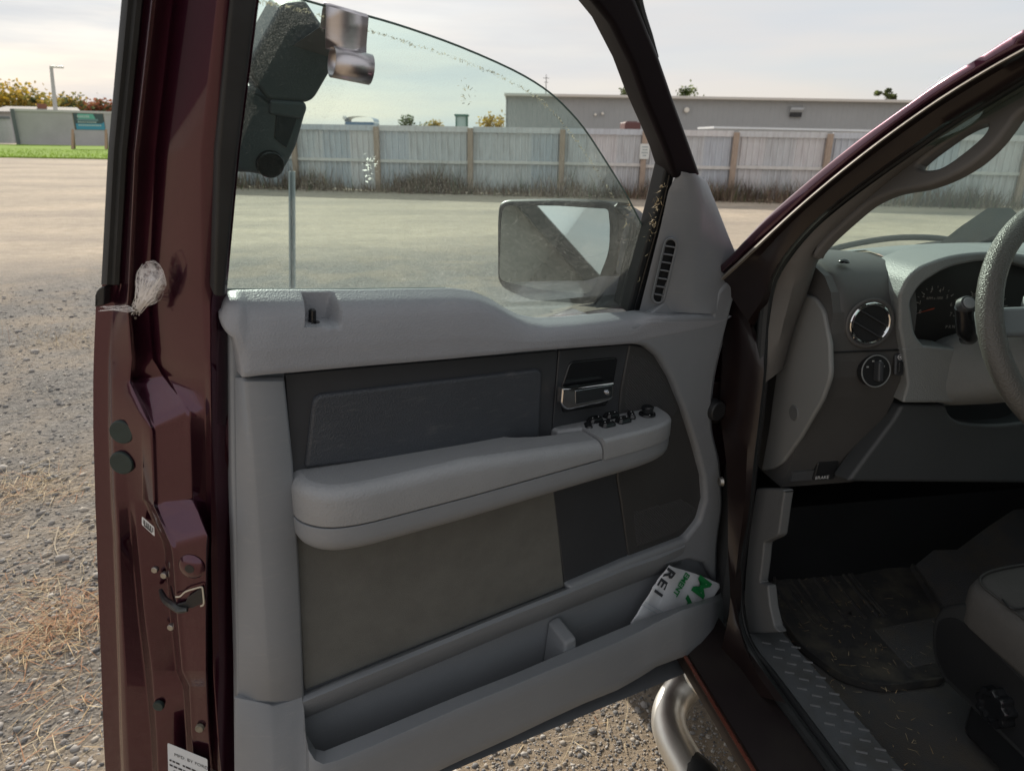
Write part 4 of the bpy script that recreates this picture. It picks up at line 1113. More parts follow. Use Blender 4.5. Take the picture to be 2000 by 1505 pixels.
# ---- armrest: padded top, switch pod, lower shell
def plan_slab(name, uw, v0, v1, mat, bevel, seg=4, blim=35):
    o = rp(uw, 8)
    return MB().prism([dr(p[0], p[1], v1) for p in o], [dr(p[0], p[1], v0) for p in o]).build(name, mat, door, bevel=bevel, seg=seg, blim=blim)
def arm_piece(name, uw, v0, v1, mat, rt, rb, n=5, ends=()):
    """outline in plan, rounded over at the top by rt and at the bottom by rb"""
    o = [np.array(p) for p in rp(uw, 8)]
    m = len(o)
    def inset(d):
        out = []
        for i in range(m):
            a, b, c = o[i-1], o[i], o[(i+1) % m]
            t1 = b-a; t2 = c-b
            n1 = np.array([-t1[1], t1[0]])/max(1e-9, np.linalg.norm(t1)); n2 = np.array([-t2[1], t2[0]])/max(1e-9, np.linalg.norm(t2))
            nn = n1+n2; nn = nn/max(1e-6, np.linalg.norm(nn))
            k = 1/max(.5, nn@n1)
            q = b + nn*d*k*sg
            qu = b[0] if any(abs(b[0]-e_) < 1e-4 for e_ in ends) else q[0]
            out.append(np.array([qu, b[1] if b[1] <= 0 else max(q[1], 0.)]))
        return out
    area = sum(o[i-1][0]*o[i][1]-o[i][0]*o[i-1][1] for i in range(m)); sg = 1 if area > 0 else -1
    rings = []
    for k in range(n+1):
        a = math.pi/2*k/n
        rings.append([dr(q[0], q[1], v0+rb*(1-math.cos(a))) for q in inset(rb*(1-math.sin(a)))])
        if rb == 0: break
    for k in range(n+1):
        a = math.pi/2*k/n
        rings.append([dr(q[0], q[1], v1-rt*(1-math.sin(a))) for q in inset(rt*(1-math.cos(a)))])
        if rt == 0: break
    mb = MB().grid(rings, close_u=True)
    mb.add(rings[0], [tuple(reversed(range(m)))]); mb.add(rings[-1], [tuple(range(m))])
    return mb.build(name, mat, door, smooth=45)
arm = arm_piece('armrest', [(.066, -.006), (.068, .05, .05), (.11, .091, .06), (.30, .093), (.545, .088), (.545, -.006)], 1.061, 1.118, GREY2, .018, .0015, ends=(.545,))
def carve(o, cutter):
    """cut a hollow for good: the cutter does not stay in the scene"""
    bo = o.modifiers.new('hollow', 'BOOLEAN'); bo.operation = 'DIFFERENCE'; bo.object = cutter; bo.solver = 'EXACT'
    bpy.context.view_layer.update()
    me = bpy.data.meshes.new_from_object(o.evaluated_get(bpy.context.evaluated_depsgraph_get()))
    o.modifiers.clear(); o.data = me
    bpy.data.objects.remove(cutter)
    me.shade_smooth(); me.set_sharp_from_angle(angle=R(40))
def slope_top(o, v_lo, v_hi, fn):
    me = o.data
    for v in me.vertices:
        p = np.array(v.co)+WLOC[o]; u, w, z_ = duv(p)
        k = min(1, max(0, (z_-v_lo)/(v_hi-v_lo)))
        v.co.z += fn(u, w)*k
slope_top(arm, 1.068, 1.10, lambda u, w: -.026*min(1, max(0, (u-.36)/.185))**1.3 - .004*min(1, max(0, w/.09)))
cut_uw = rp([(.385, -.03), (.400, .004, .02), (.425, .034, .03), (.49, .036, .01), (.600, .030), (.600, -.03)], 6)
carve(arm, MB().prism([dr(p[0], p[1], 1.2) for p in cut_uw], [dr(p[0], p[1], 1.066) for p in cut_uw]).build('cutter', GREY2))
pod = arm_piece('switch_pod', [(.548, .088), (.67, .086, .06), (.728, .062, .06), (.741, -.006), (.503, -.006), (.503, .020), (.548, .03)], 1.058, 1.094, GREY2, .007, .0012, ends=(.548,))
slope_top(pod, 1.068, 1.085, lambda u, w: -.004*min(1, max(0, (u-.55)/.19)))
arm_piece('armrest_shell', [(.066, -.006), (.067, .05, .05), (.11, .0895, .06), (.30, .0915), (.545, .0865), (.67, .084, .06), (.728, .06, .06), (.741, -.006)], 1.016, 1.0585, GREY, .001, .024)
MB().box(dr(.46, .016, 1.052), .11, .03, .006, ax=(D, N, Z)).build('pull_cup_floor', BLACK, door, smooth=0)

# window switches on the pod
zt = 1.0925
def on_pod(px, py): return on_z(px, py, zt)
def switch(name, px, py, lu, lw, h, ang=0, mat=BLACKG):
    c = on_pod(px, py)
    a = D*math.cos(ang)+N*math.sin(ang); b = np.cross(Z, a)
    mb = MB()
    lo = [c + a*lu*i + b*lw*j for i, j in [(-1, -.6), (-.7, -1), (.7, -1), (1, -.6), (1, .6), (.7, 1), (-.7, 1), (-1, .6)]]
    md = [p + Z*h*.35 for p in lo]
    hi = [c + (p-c)*.74 + Z*h for p in lo]
    mb.grid([lo, md, hi], close_u=True); mb.add(hi, [tuple(range(8))])
    o = mb.build(name, mat, door, smooth=30, bevel=.0008, seg=2)
    return o, c, a
dots = MB()
for px, py in [(1162, 823), (1194, 814), (1186, 831), (1217, 823)]:
    o, c, a = switch('window_switch', px, py, .0142, .0098, .0078)
    for s_ in (-.004, .0055): dots.cyl(c+a*s_*1.3+Z*.0076, c+a*s_*1.3+Z*.0083, .0009, .0009, 8)
o, c, a = switch('lock_switch', 1233, 813, .0145, .0062, .007, R(-58))
for s_ in (-.006, .005): dots.cyl(c+a*s_+Z*.0068, c+a*s_+Z*.0075, .0009, .0009, 8)
o, c, a = switch('lockout_switch', 1149, 832, .0135, .0066, .004, R(-60))
c = on_pod(1264, 809)
mb = MB(); mb.cyl(c, c+Z*.0028, .0155, .0145, 24); mb.cyl(c+Z*.0028, c+Z*.014, .0095, .011, 20); mb.cyl(c+Z*.014, c+Z*.0158, .011, .009, 20)
mb.build('mirror_knob', BLACKG, door, bevel=.0006, seg=2)
for s_ in ((.009, -.004), (-.003, -.0095)): dots.cyl(c+D*s_[0]+N*-s_[1]+Z*.0024, c+D*s_[0]+N*-s_[1]+Z*.003, .0009, .0009, 8)
sd = dots.build('switch_marks', WHITE, door); sd['kind'] = 'stuff'

# ---- rear trim strip (with its slanted flank)
lr = []
for y, x0, xc, xr in [(737, 459, 480, 554), (745, 459, 482, 555), (900, 461, 496, 571), (1100, 464, 509, 583), (1250, 466, 520, 589), (1366, 468, 528, 593), (1374, 469, 530, 594)]:
    k = .6 if y in (737, 1374) else 1
    lr.append([dw(x0, y, -.002), dw(x0*.4+xc*.6, y, .015*k), dw(xc-3, y, .021*k), dw(xc+4, y, .023*k), dw(xr-4, y, .021*k), dw(xr, y, .018*k), dw(xr+1, y, -.003)])
MB().grid(lr).build('rear_trim_strip', GREY, door, smooth=40)

# ---- map pocket: bull-nosed upper edge, front wall with flat rim, divider
bn = []
for xt, yt, xb, yb, k in [(592, 1353, 590, 1404, 1), (700, 1308, 700, 1358, 1), (850, 1247, 850, 1296, 1), (1000, 1186, 1000, 1233, 1), (1104, 1145, 1110, 1189, 1), (1225, 1094, 1225, 1143, 1), (1290, 1072, 1285, 1121, 1), (1341, 1050, 1330, 1100, .9)]:
    sec = [dw(xt, yt, -.004), dw(xt, yt+2, .006)]
    for t, w in ((.15, .019), (.35, .026), (.6, .024), (.85, .014), (1., .0), (1.02, -.02)):
        sec.append(dw(xt+(xb-xt)*t, yt+(yb-yt)*t, w*k))
    bn.append(sec)
MB().grid(bn).build('pocket_lip', GREY, door, smooth=50)
pc = [  # x, y inner rim, y outer rim, y bottom, w rim, w low
 (458, 1360, 1362, 1705, .0, .0), (470, 1362, 1364, 1698, .008, .018), (500, 1368, 1370, 1683, .016, .045), (526, 1374, 1376, 1670, .023, .062), (534, 1376, 1379, 1666, .024, .066),
 (570, 1364, 1368, 1650, .023, .07), (590, 1356, 1360, 1640, .022, .072), (594, 1370, 1385, 1638, .03, .074), (597, 1410, 1432, 1636, .05, .078), (603, 1440, 1464, 1632, .068, .081), (615, 1460, 1484, 1626, .078, .084), (632, 1464, 1492, 1618, .083, .086),
 (660, 1453, 1485, 1604, .085, .088), (722, 1428, 1459, 1574, .085, .088), (900, 1354, 1381, 1488, .085, .088), (1000, 1315, 1340, 1443, .085, .088), (1073, 1284, 1309, 1408, .085, .088), (1140, 1255, 1282, 1377, .085, .088), (1209, 1226, 1253, 1349, .085, .09),
 (1250, 1209, 1233, 1326, .086, .092), (1286, 1196, 1214, 1303, .09, .096), (1332, 1181, 1192, 1286, .094, .1), (1368, 1171, 1181, 1276, .09, .096), (1392, 1163, 1176, 1264, .075, .082), (1405, 1157, 1171, 1248, .055, .06), (1412, 1150, 1166, 1225, .03, .034), (1414, 1142, 1155, 1205, .0, .0)]
pr = []
pcx = np.array(pc, float)
for x in sorted(set(list(np.linspace(640, 1330, 40)) + list(pcx[:, 0]))):
    yi, yo, yb, wr, wl_ = [float(np.interp(x, pcx[:, 0], pcx[:, j])) for j in range(1, 6)]
    th = .013
    a = dw(x, yo, wr); ua, _, va = duv(a)
    b = dw(x, yb, wl_); ub, _, vb = duv(b)
    wi = max(wr-.030, -.004)
    i_ = dw(x, yi, wi); ui, _, vi = duv(i_)
    if x < 600: vi = va; ui = ua
    sec = [dr(ub, -.01, vb+.004), dr(ub, max(wl_-.05, -.01), vb), dr(ub, wl_-.004, vb), dr(ub, wl_, vb+.006)]
    for t in (.25, .5, .75): sec.append(dr(ub+(ua-ub)*t, wl_+(wr-wl_)*t**2, vb+(va-vb)*t))
    sec += [dr(ua, wr, va-.003), dr(ua, wr-.0015, va-.0005), dr(ui, wi+.002, vi), dr(ui, wi, vi-.003), dr(ui, max(wi-.002, -.008), vb+.03 if x > 600 else va-.02)]
    pr.append(sec)
MB().grid(pr).build('map_pocket', GREY, door, smooth=40)
fl = [dr(.075, -.01, .56), dr(.94, -.01, .50), dr(.94, .075, .50), dr(.075, .075, .56)]
MB().add(fl, [(0, 1, 2, 3)]).build('pocket_floor', GREY, door, smooth=0)
u0 = duv(dw(1062, 1216, .0)); u1 = duv(dw(1100, 1214, .0))
dv = [dr(u0[0]+.01, -.002, u0[2]+.0), dr(u0[0]+.035, -.002, u0[2]+.004), dr(u0[0]+.045, -.002, u0[2]-.10), dr(u0[0]-.0, -.002, u0[2]-.10)]
MB().prism(dv, [p+N*.058-Z*.012 for p in dv]).build('pocket_divider', GREY, door, bevel=.006)
# black lower edge of the door with its drip lip
mb = MB(); mb.tube([dr(u, -.01, .462) for u in np.linspace(.0, .93, 8)], .004, 8); mb.build('lower_seal', RUBBER, door)
# door check / round bumper and bolts on the hinge side
mb = MB(); c = dw(1396, 800, .02); mb.cyl(c-N*.01, c+N*.012, .022, .019, 24); mb.build('hinge_bumper', BLACK, door, bevel=.003)

# ---- outside mirror
nm = np.array([-.69, -.70, .10]); nm /= np.linalg.norm(nm)
MC = dw(1085, 490, -.24)
def mm_(px, py, off=0.): return on_plane(px, py, MC + nm*off, nm)
slab('mirror_housing', [(968, 425, 18), (972, 389, 24), (1090, 387), (1190, 391, 30), (1206, 420, 10), (1207, 500), (1180, 568, 20), (1150, 596, 22), (1030, 586), (968, 560, 26)], lambda x, y: mm_(x, y, .0), -nm*.10, BLACK, door, bevel=.012, seg=4)
slab('mirror_shell', [(1192, 392, 20), (1230, 412, 22), (1241, 440, 10), (1246, 500), (1243, 560), (1238, 606), (1120, 598), (1160, 592), (1196, 540), (1207, 480)], lambda x, y: mm_(x, y, -.006), -nm*.07, BLACK, door, bevel=.01, seg=4)
MIRM = plain('mirror_silver', (.86, .88, .87), .015, metal=1.)
slab('mirror_glass', [(979, 428, 10), (984, 401, 12), (1090, 402), (1188, 408, 8), (1191, 440), (1190, 490, 20), (1166, 552, 16), (1150, 574, 12), (1060, 566), (975, 548, 14)], lambda x, y: mm_(x, y, .0022), -nm*.003, MIRM, door)

# ---- hardware on the latch side
def disc(name, px, py, rx, s, th, mat, n=24, bevel=.001):
    c = jw(px, py, s)
    return MB().cyl(c, c+NJ*th, rx, rx*.94, n).build(name, mat, door, bevel=bevel, seg=2)
disc('rubber_plug', 240, 842, .0165, .0135, .005, PLUGM)
disc('rubber_plug', 240, 902, .0165, .0105, .005, PLUGM)
disc('small_plug', 312, 1374, .0085, .004, .006, PLUGM)
for x, y in ((305, 1109), (323, 1120), (336, 1221)): disc('latch_screw', x, y, .0052, -.006, .006, BOLTM, 12)
mb = MB(); c = jw(374, 1106, .0495); mb.cyl(c, c+NJ*.005, .018, .0125, 28); mb.build('pressed_boss', PAINT, door, smooth=60)
MB().cyl(c+NJ*.0045, c+NJ*.0058, .0062, .0062, 20).build('bumper_hole', BLACK, door)
lt = [(345, 1180), (362, 1176), (366, 1166), (394, 1147, 4), (398, 1176, 5), (378, 1186), (352, 1191)]
jslab('latch_mouth', lt, .0515, .004, BLACK, .0008)
CREAM = plain('cream_edge', (.55, .5, .4), .5)
mb = MB(); mb.tube([jw(x, y, .0525) for x, y in [(343, 1165), (352, 1164), (362, 1155), (380, 1149), (393, 1146), (396, 1152), (398, 1178), (392, 1183)]], .0011, 6, sub=3); mb.build('latch_gasket', CREAM, door)
mb = MB(); mb.tube([jw(x, y, s) for x, y, s in [(314, 1152, .002), (322, 1170, .02), (338, 1182, .045), (350, 1190, .054), (366, 1190, .054)]], [.003, .005, .0055, .005, .003], 8, sub=4); mb.build('latch_lip', plain('worn_latch_steel', (.07, .075, .075), .35, metal=.7, var=.4, vscale=90), door)
disc('rust_bolt', 392, 1418, .007, .022, .006, plain('dirty_bolt', (.2, .18, .14), .6, metal=.3, var=.4, vscale=120), 8)
# stickers
bc = jslab('barcode_sticker', [(277, 1008, 2), (301, 1029, 2), (302, 1047, 2), (277, 1024, 2)], .0095, .0006, WHITE)
mb = MB()
for k in range(16):
    if k in (4, 9, 13): continue
    t = .1+.8*k/15
    x = 277+24.5*t; yt = 1008+21.3*t+3.2; yb = yt+8.5
    w_ = .45+.35*((k*7) % 3)
    mb.add([jw(x-w_/2, yt, .0099), jw(x+w_/2, yt+.4, .0099), jw(x+w_/2, yb+.4, .0099), jw(x-w_/2, yb, .0099)], [(0, 1, 2, 3)])
mb.add([jw(281, 1023.5, .0099), jw(297, 1037.5, .0099), jw(297, 1040.5, .0099), jw(281, 1026.5, .0099)], [(0, 1, 2, 3)])
mb.build('barcode_print', INK, door, smooth=0)
lb = [(327, 1450), (405, 1482), (409, 1640), (331, 1600)]
jslab('certification_label', [(x, y, 3) for x, y in lb], .026, .0006, plain('silver_label', (.62, .66, .7), .4), 0)
def on_label(a, b):  # a along, b down, 0..1
    x = (327+78*a)*(1-b)+(331+78*a)*b; y = (1450+32*a)*(1-b)+(1600+40*a)*b
    return jw(x, y, .0265)
ex = on_label(1, .1)-on_label(0, .1); ey = on_label(.5, 0)-on_label(.5, .3)
text_mesh('label_print', 'MFD. BY FORD MOTOR CO.', on_label(.16, .13), ex, ey, .0085, INK, door)
rl = random.Random(3)
mb = MB()
for r_ in range(12):
    b = .2+r_*.062
    a = .04 if r_ not in (3, 4) else .36
    while a < .9:
        l = rl.uniform(.03, .12)
        if rl.random() < .78:
            mb.add([on_label(a, b), on_label(a+l, b), on_label(a+l, b+.022), on_label(a, b+.022)], [(0, 1, 2, 3)])
        a += l+.025
lp = mb.build('label_small_print', INK, door, smooth=0); lp['kind'] = 'stuff'
# ================================================================== CAB
XA = np.array([1., 0, 0]); YA = np.array([0., 1, 0])
LEAN = np.array([1., 0, -.33]); LEAN /= np.linalg.norm(LEAN)
def side(px, py, x0):
    p = on_x(px, py, x0)
    if p[2] > 1.36: p = on_plane(px, py, (x0, 0, 1.36), LEAN)
    return p
def resample(pts, n):
    p = np.array(pts, float); d = np.r_[0, np.cumsum(np.linalg.norm(np.diff(p, axis=0), axis=1))]
    t = np.linspace(0, d[-1], n)
    return np.stack([np.interp(t, d, p[:, 0]), np.interp(t, d, p[:, 1])], 1)
def spx(pts, n): return resample(catmull([np.array(p, float) for p in pts], 8), n)

# ---- body side round the door opening
L0 = [(1400, 528), (1437, 494), (1503, 424), (1606, 334), (1688, 268), (1771, 208), (1853, 150), (1936, 99), (2000, 58), (2120, -10)]
L1 = [(1404, 545), (1441, 511), (1565, 397), (1688, 296), (1812, 206), (1915, 141), (2000, 93), (2130, 22)]
L1b = [(1408, 551), (1445, 518), (1567, 403), (1690, 302), (1814, 212), (1917, 147), (2003, 99), (2133, 28)]
L2 = [(1470, 640), (1499, 592), (1511, 548), (1536, 503), (1585, 445), (1647, 391), (1713, 342), (1771, 301), (1853, 243), (1936, 194), (2000, 155), (2150, 70)]
n = 44
a0, a1, a1b, a2 = spx(L0, n), spx(L1, n), spx(L1b, n), spx(L2, n)
outer = [[side(*p, .60)+np.array([.06, .12, -.02]), side(*p, .60)+np.array([.0, .012, -.004]), side(*p, .60), side(*(p*.5+q*.5), .603), side(*q, .612)] for p, q in zip(a0, a1)]
MB().grid(outer).build('roof_side_rail', PAINT, truck, smooth=50)
MB().grid([[side(*p, .608), side(*(p*.5+q*.5), .604), side(*q, .612)] for p, q in zip(a1, a1b)]).build('drip_moulding', plain('pale_moulding', (.34, .31, .27), .35, var=.15, vscale=30), truck, smooth=60)
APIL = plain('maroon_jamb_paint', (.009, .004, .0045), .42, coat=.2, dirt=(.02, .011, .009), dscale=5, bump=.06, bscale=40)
inner = [[side(*p, .612), side(*(p*.8+q*.2), .628), side(*(p*.45+q*.55), .638), side(*(p*.15+q*.85), .648), side(*q, .664)] for p, q in zip(a1b, a2)]
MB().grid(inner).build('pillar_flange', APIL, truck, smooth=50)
# lower hinge pillar and sill
hp_l = [(1404, 545), (1412, 600), (1410, 700), (1406, 800), (1418, 900), (1422, 1000), (1422, 1080), (1426, 1180), (1410, 1262), (1406, 1300), (1520, 1470), (1700, 1720)]
hp_r = [(1472, 636), (1492, 700), (1484, 800), (1472, 900), (1462, 1000), (1448, 1080), (1440, 1150), (1444, 1215), (1462, 1268), (1490, 1310), (1600, 1460), (1790, 1720)]
a, b = spx(hp_l, 40), spx(hp_r, 40)
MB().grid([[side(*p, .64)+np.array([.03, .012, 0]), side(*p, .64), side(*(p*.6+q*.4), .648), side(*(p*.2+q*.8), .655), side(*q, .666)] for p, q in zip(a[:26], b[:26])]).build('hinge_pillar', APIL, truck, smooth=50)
# rocker: real box under the sill
prof = [(.675, .60), (.645, .597), (.60, .592), (.575, .583), (.566, .565), (.570, .54), (.64, .48), (.74, .42), (.80, .41)]
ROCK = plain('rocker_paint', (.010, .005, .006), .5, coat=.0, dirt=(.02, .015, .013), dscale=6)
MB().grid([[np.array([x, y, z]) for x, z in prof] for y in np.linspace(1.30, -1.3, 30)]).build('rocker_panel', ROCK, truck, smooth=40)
mb = MB(); mb.tube([(.567, y, .581) for y in np.linspace(1.25, -1.2, 12)], .004, 8); mb.build('rocker_lip', plain('orange_highlight_edge', (.16, .05, .035), .25, metal=.3, coat=1., var=.2), truck)  # orange highlight along the rocker edge, painted into the lip's colour
# rubber seal on the pinch weld, up the pillar and along the sill
seal_px = [(2110, 85), (2003, 145), (1936, 186), (1853, 236), (1771, 294), (1713, 335), (1645, 385), (1582, 440), (1532, 499), (1506, 548), (1495, 600), (1487, 700), (1478, 800), (1466, 900), (1455, 1000), (1443, 1080), (1437, 1140), (1438, 1195), (1448, 1240), (1468, 1280)]
pts = [side(*p, .668) for p in seal_px]
pts += [np.array([.677, y, .606]) for y in np.linspace(pts[-1][1]-.06, -1.1, 10)]
mb = MB(); mb.tube(pts, .0105, 10, sub=4); seal = mb.build('door_seal', RUBBER, truck)
mb = MB(); mb.tube([p+np.array([.016, .012, -.006 if p[2] > .62 else .004]) for p in pts], .007, 8, sub=4); mb.build('seal_lip', BLACK, truck)
for px, py in ((1436, 811), (1427, 863)):
    c = side(px, py, .652); MB().cyl(c+XA*.006, c-XA*.004, .0055, .005, 10).build('hinge_bolt', BOLTM, truck, bevel=.001)
c = side(1410, 940, .640); MB().cyl(c, c-XA*.006, .010, .008, 10).build('striker_bolt', BOLTM, truck)
mb = MB(); mb.box((.635, 1.255, .80), .05, .05, .09).box((.635, 1.255, 1.06), .05, .05, .09); mb.box((.60, 1.245, .80), .06, .02, .05).box((.60, 1.245, 1.06), .06, .02, .05)
hg = mb.build('door_hinge', APIL, truck, bevel=.005)

# ---- pillar trim and grab handle
L3 = [(1478, 760), (1494, 690), (1504, 620), (1516, 556), (1542, 508), (1590, 450), (1652, 397), (1718, 348), (1776, 307), (1858, 250), (1940, 200), (2005, 161), (2150, 76)]
L4 = [(1530, 720), (1552, 640), (1576, 575), (1587, 541), (1598, 509), (1622, 474), (1668, 431), (1705, 398), (1745, 362), (1800, 316), (1846, 282), (1896, 250), (1940, 222), (2005, 182), (2160, 98)]
a3, a4 = spx(L3, n), spx(L4, n)
MB().grid([[side(*p, .672), side(*(p*.85+q*.15), .676), side(*(p*.5+q*.5), .688), side(*(p*.12+q*.88), .712), side(*q, .728), side(*q, .728)+np.array([.02, .05, 0])] for p, q in zip(a3, a4)]).build('pillar_trim', PILLAR, truck, smooth=50)
gh_out = [(1592, 508), (1624, 472), (1668, 432), (1705, 402), (1742, 384), (1771, 376), (1812, 369), (1853, 355), (1890, 336), (1922, 314), (1956, 281), (1980, 250), (2004, 222), (2100, 160), (2100, 112), (2000, 172), (1940, 208), (1860, 258), (1780, 314), (1720, 358), (1660, 410), (1612, 466)]
gh_in = [(1806, 323), (1818, 329), (1840, 328), (1862, 319), (1894, 297), (1920, 276), (1931, 262), (1929, 252), (1910, 254), (1880, 268), (1845, 291), (1820, 309)]
bmh = bmesh.new(); ed = []
for loop in (catmull([np.array(p, float) for p in gh_out], 3, True), catmull([np.array([1866, 291.])+(np.array(p, float)-np.array([1866, 291.]))*np.array([1.1, 1.16]) for p in gh_in], 3, True)):
    vv = [bmh.verts.new(side(p[0], p[1], .704)) for p in loop]
    ed += [bmh.edges.new((vv[k], vv[(k+1) % len(vv)])) for k in range(len(vv))]
bmesh.ops.triangle_fill(bmh, use_beauty=True, use_dissolve=False, edges=ed)
bmh.verts.index_update()
mb = MB(); mb.v = [tuple(v.co) for v in bmh.verts]; mb.f = [tuple(v.index for v in f.verts) for f in bmh.faces]; mb.m = [0]*len(mb.f); bmh.free()
o = mb.build('grab_handle', PILLAR, truck, smooth=0)
so = o.modifiers.new('thickness', 'SOLIDIFY'); so.thickness = .020; so.offset = 0
bv = o.modifiers.new('bevel', 'BEVEL'); bv.width = .006; bv.segments = 4; bv.limit_method = 'ANGLE'; bv.angle_limit = R(50); bv.use_clamp_overlap = False
o.data.shade_smooth(); o.modifiers.new('wn', 'WEIGHTED_NORMAL')

# ---- windscreen, roof, other sides of the cab
def wrow(t, k=14):
    out = []
    for x in np.linspace(.70, 2.36, k):
        q = 1-((x-1.53)/.83)**2
        y0, y1 = 1.27+.30*q, .66+.10*q
        xx = 1.53+(x-1.53)*(1-.07*t)
        out.append(np.array([xx, y0*(1-t)+y1*t, 1.305*(1-t)+1.675*t+.02*math.sin(math.pi*t)]))
    return out
MB().grid([wrow(t) for t in np.linspace(0, 1, 8)]).build('windscreen', WSHIELD, truck, smooth=180)
HEADL = plain('headliner', (.16, .155, .15), .9, bump=.2, bscale=600)
mb = MB()
rf = []
for y, z in [(.70, 1.672), (.55, 1.715), (.2, 1.745), (-.4, 1.75), (-1.0, 1.735), (-1.22, 1.69)]:
    rf.append([np.array([x, y, z - .07*abs((x-1.53)/.83)**3]) for x in np.linspace(.74, 2.32, 14)])
mb.grid(rf); mb.build('headliner', HEADL, truck, smooth=60)
MB().grid([[p+np.array([(p[0]-1.53)*.03, (.02 if i == 0 else 0), .03]) for p in r] for i, r in enumerate(rf)]).build('roof_panel', PAINT, truck, smooth=60)
MB().box((1.53, -1.24, .95), 1.7, .06, .95).build('cab_back_panel', PAINT, truck, bevel=.02)
MB().box((1.53, -1.215, 1.54), 1.3, .006, .24).build('back_window', WSHIELD, truck)
MB().box((2.45, .0, .90), .10, 2.6, .86).build('passenger_side_panel', PAINT, truck, bevel=.02)
MB().box((2.385, .35, .93), .03, 1.5, .75).build('passenger_door_trim', GREY, truck, bevel=.02)
MB().box((2.36, -.2, 1.52), .006, 1.7, .36).build('passenger_window', GLASS, truck)
MB().box((.66, -.72, .90), .10, 1.1, .86).build('rear_door_panel', PAINT, truck, bevel=.02)
mb = MB(); mb.tube([(.70, -.16, 1.3), (.75, -.2, 1.66)], .04, 10); mb.tube([(.70, -1.2, 1.3), (.75, -1.18, 1.66)], .04, 10); mb.tube([(2.36, -.16, 1.3), (2.31, -.2, 1.66)], .04, 10); mb.tube([(2.36, 1.25, 1.3), (2.30, .7, 1.66)], .04, 10); mb.tube([(.76, .66, 1.685), (.76, -1.2, 1.69)], .03, 10); mb.tube([(2.3, .66, 1.685), (2.3, -1.2, 1.69)], .03, 10)
mb.build('cab_pillars', PAINT, truck)
# floor, firewall
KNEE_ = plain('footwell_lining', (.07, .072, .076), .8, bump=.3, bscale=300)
mb = MB()
fr = []
for y, z in [(-1.2, .53), (.2, .53), (.9, .53), (1.12, .535), (1.30, .56), (1.46, .63), (1.56, .74), (1.60, .95), (1.58, 1.25)]:
    fr.append([np.array([x, y, z + (.0 if x < 1.25 else .06 if x < 1.3 else .16*math.exp(-((x-1.53)/.16)**2)) - .0]) for x in np.linspace(.70, 2.36, 26)])
mb.grid(fr); mb.build('carpet_floor', CARPET, truck, smooth=60)
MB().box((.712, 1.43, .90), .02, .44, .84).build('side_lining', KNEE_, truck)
MB().box((.672, 1.30, 1.16), .03, .16, .30).build('cowl_sun_block', APIL, truck)  # hidden plate added to stop sun leaking onto the dash end cover
# kick panel
slab('kick_panel', [(1476, 953, 4), (1533, 954, 8), (1528, 985), (1520, 1046, 6), (1492, 1059, 4), (1489, 1092), (1483, 1137, 4), (1499, 1142), (1503, 1182), (1512, 1222), (1521, 1234), (1462, 1236), (1453, 1177), (1455, 1125), (1463, 1041)], lambda x, y: on_x(x, y, .708), XA*.02, plain('kick_panel_plastic', (.12, .125, .13), .5, bump=.2, bscale=500), truck, bevel=.004)

# ---- sill plate with raised tread bars
sp_ = [(1448, 1236), (1527, 1231), (1640, 1358), (1772, 1512), (1960, 1740), (1825, 1740), (1650, 1508), (1545, 1365)]
spw = [on_z(x, y, .612) for x, y in sp_]
MB().prism(spw, [p-Z*.014 for p in spw]).build('sill_plate', SILLM, truck, bevel=.003)
mb = MB()
TRW = plain('worn_tread', (.19, .195, .205), .42, var=.2, vscale=60)
y = 1.06; k = 0
while y > -.2:
    for xo, sg in ((.724, -1), (.762, 1)) if k % 2 == 0 else ((.741, 1), (.705+.07, -1)):
        a_ = R(38)*1
        e = np.array([math.cos(a_), -math.sin(a_)*.6, 0]); e /= np.linalg.norm(e)
        mb.box(np.array([xo, y, .613]), .017, .0028, .0022, ax=(e, np.cross(Z, e), Z))
    y -= .021; k += 1
tb = mb.build('tread_bars', TRW, truck, bevel=0); tb['kind'] = 'stuff'

# ---- dashboard
dsec = [(1.125, .925), (1.118, .945), (1.085, 1.06), (1.062, 1.13), (1.052, 1.17), (1.050, 1.20), (1.051, 1.25), (1.056, 1.285), (1.070, 1.317), (1.095, 1.340), (1.135, 1.354), (1.20, 1.358), (1.32, 1.345), (1.56, 1.312)]
def xface(y, z): return .745
xs_ = np.r_[np.linspace(.748, .905, 12)]
MB().grid([[np.array([x, y + (.012*max(0, 1-(x-.748)/.02)**2), z - (.010*max(0, 1-(x-.748)/.02)**2 if z > 1.3 else 0)]) for y, z in dsec] for x in xs_]).build('dash_end_pod', DASHD, truck, smooth=50)
top = []
for x in np.linspace(.90, 2.32, 26):
    q = 1-((x-1.53)/.83)**2
    top.append([np.array([x, y, z]) for y, z in [(1.15, 1.3565), (1.17, 1.36), (1.21, 1.361), (1.27+.29*max(q, 0), 1.322)]])
MB().grid(top).build('dash_top', DASHM, truck, smooth=60)
sd = [(y, z) for y, z in dsec] + [(1.56, 1.0), (1.2, .925)]
MB().prism([np.array([.746, y, z-.004]) for y, z in sd], [np.array([.90, y, z-.004]) for y, z in sd]).build('dash_side', DASHD, truck, smooth=0)
slab('dash_end_cover', [(1533, 576, 4), (1563, 573, 10), (1589, 580, 10), (1607, 607, 12), (1619, 671), (1621, 735, 16), (1604, 782, 10), (1563, 853), (1526, 905, 8), (1507, 916, 6), (1486, 919), (1500, 842), (1514, 738), (1527, 620)], lambda x, y: on_x(x, y, .738), XA*.01, plain('end_cover_plastic', (.21, .215, .215), .5, bump=.15, bscale=700), truck, bevel=.004)
c = on_x(1550, 806, .7375)
mb = MB(); mb.cyl(c+XA*.004, c-XA*.0012, .0155, .0145, 26); mb.build('cover_button', plain('cover_button_plastic', (.12, .125, .128), .55), truck, bevel=.002)
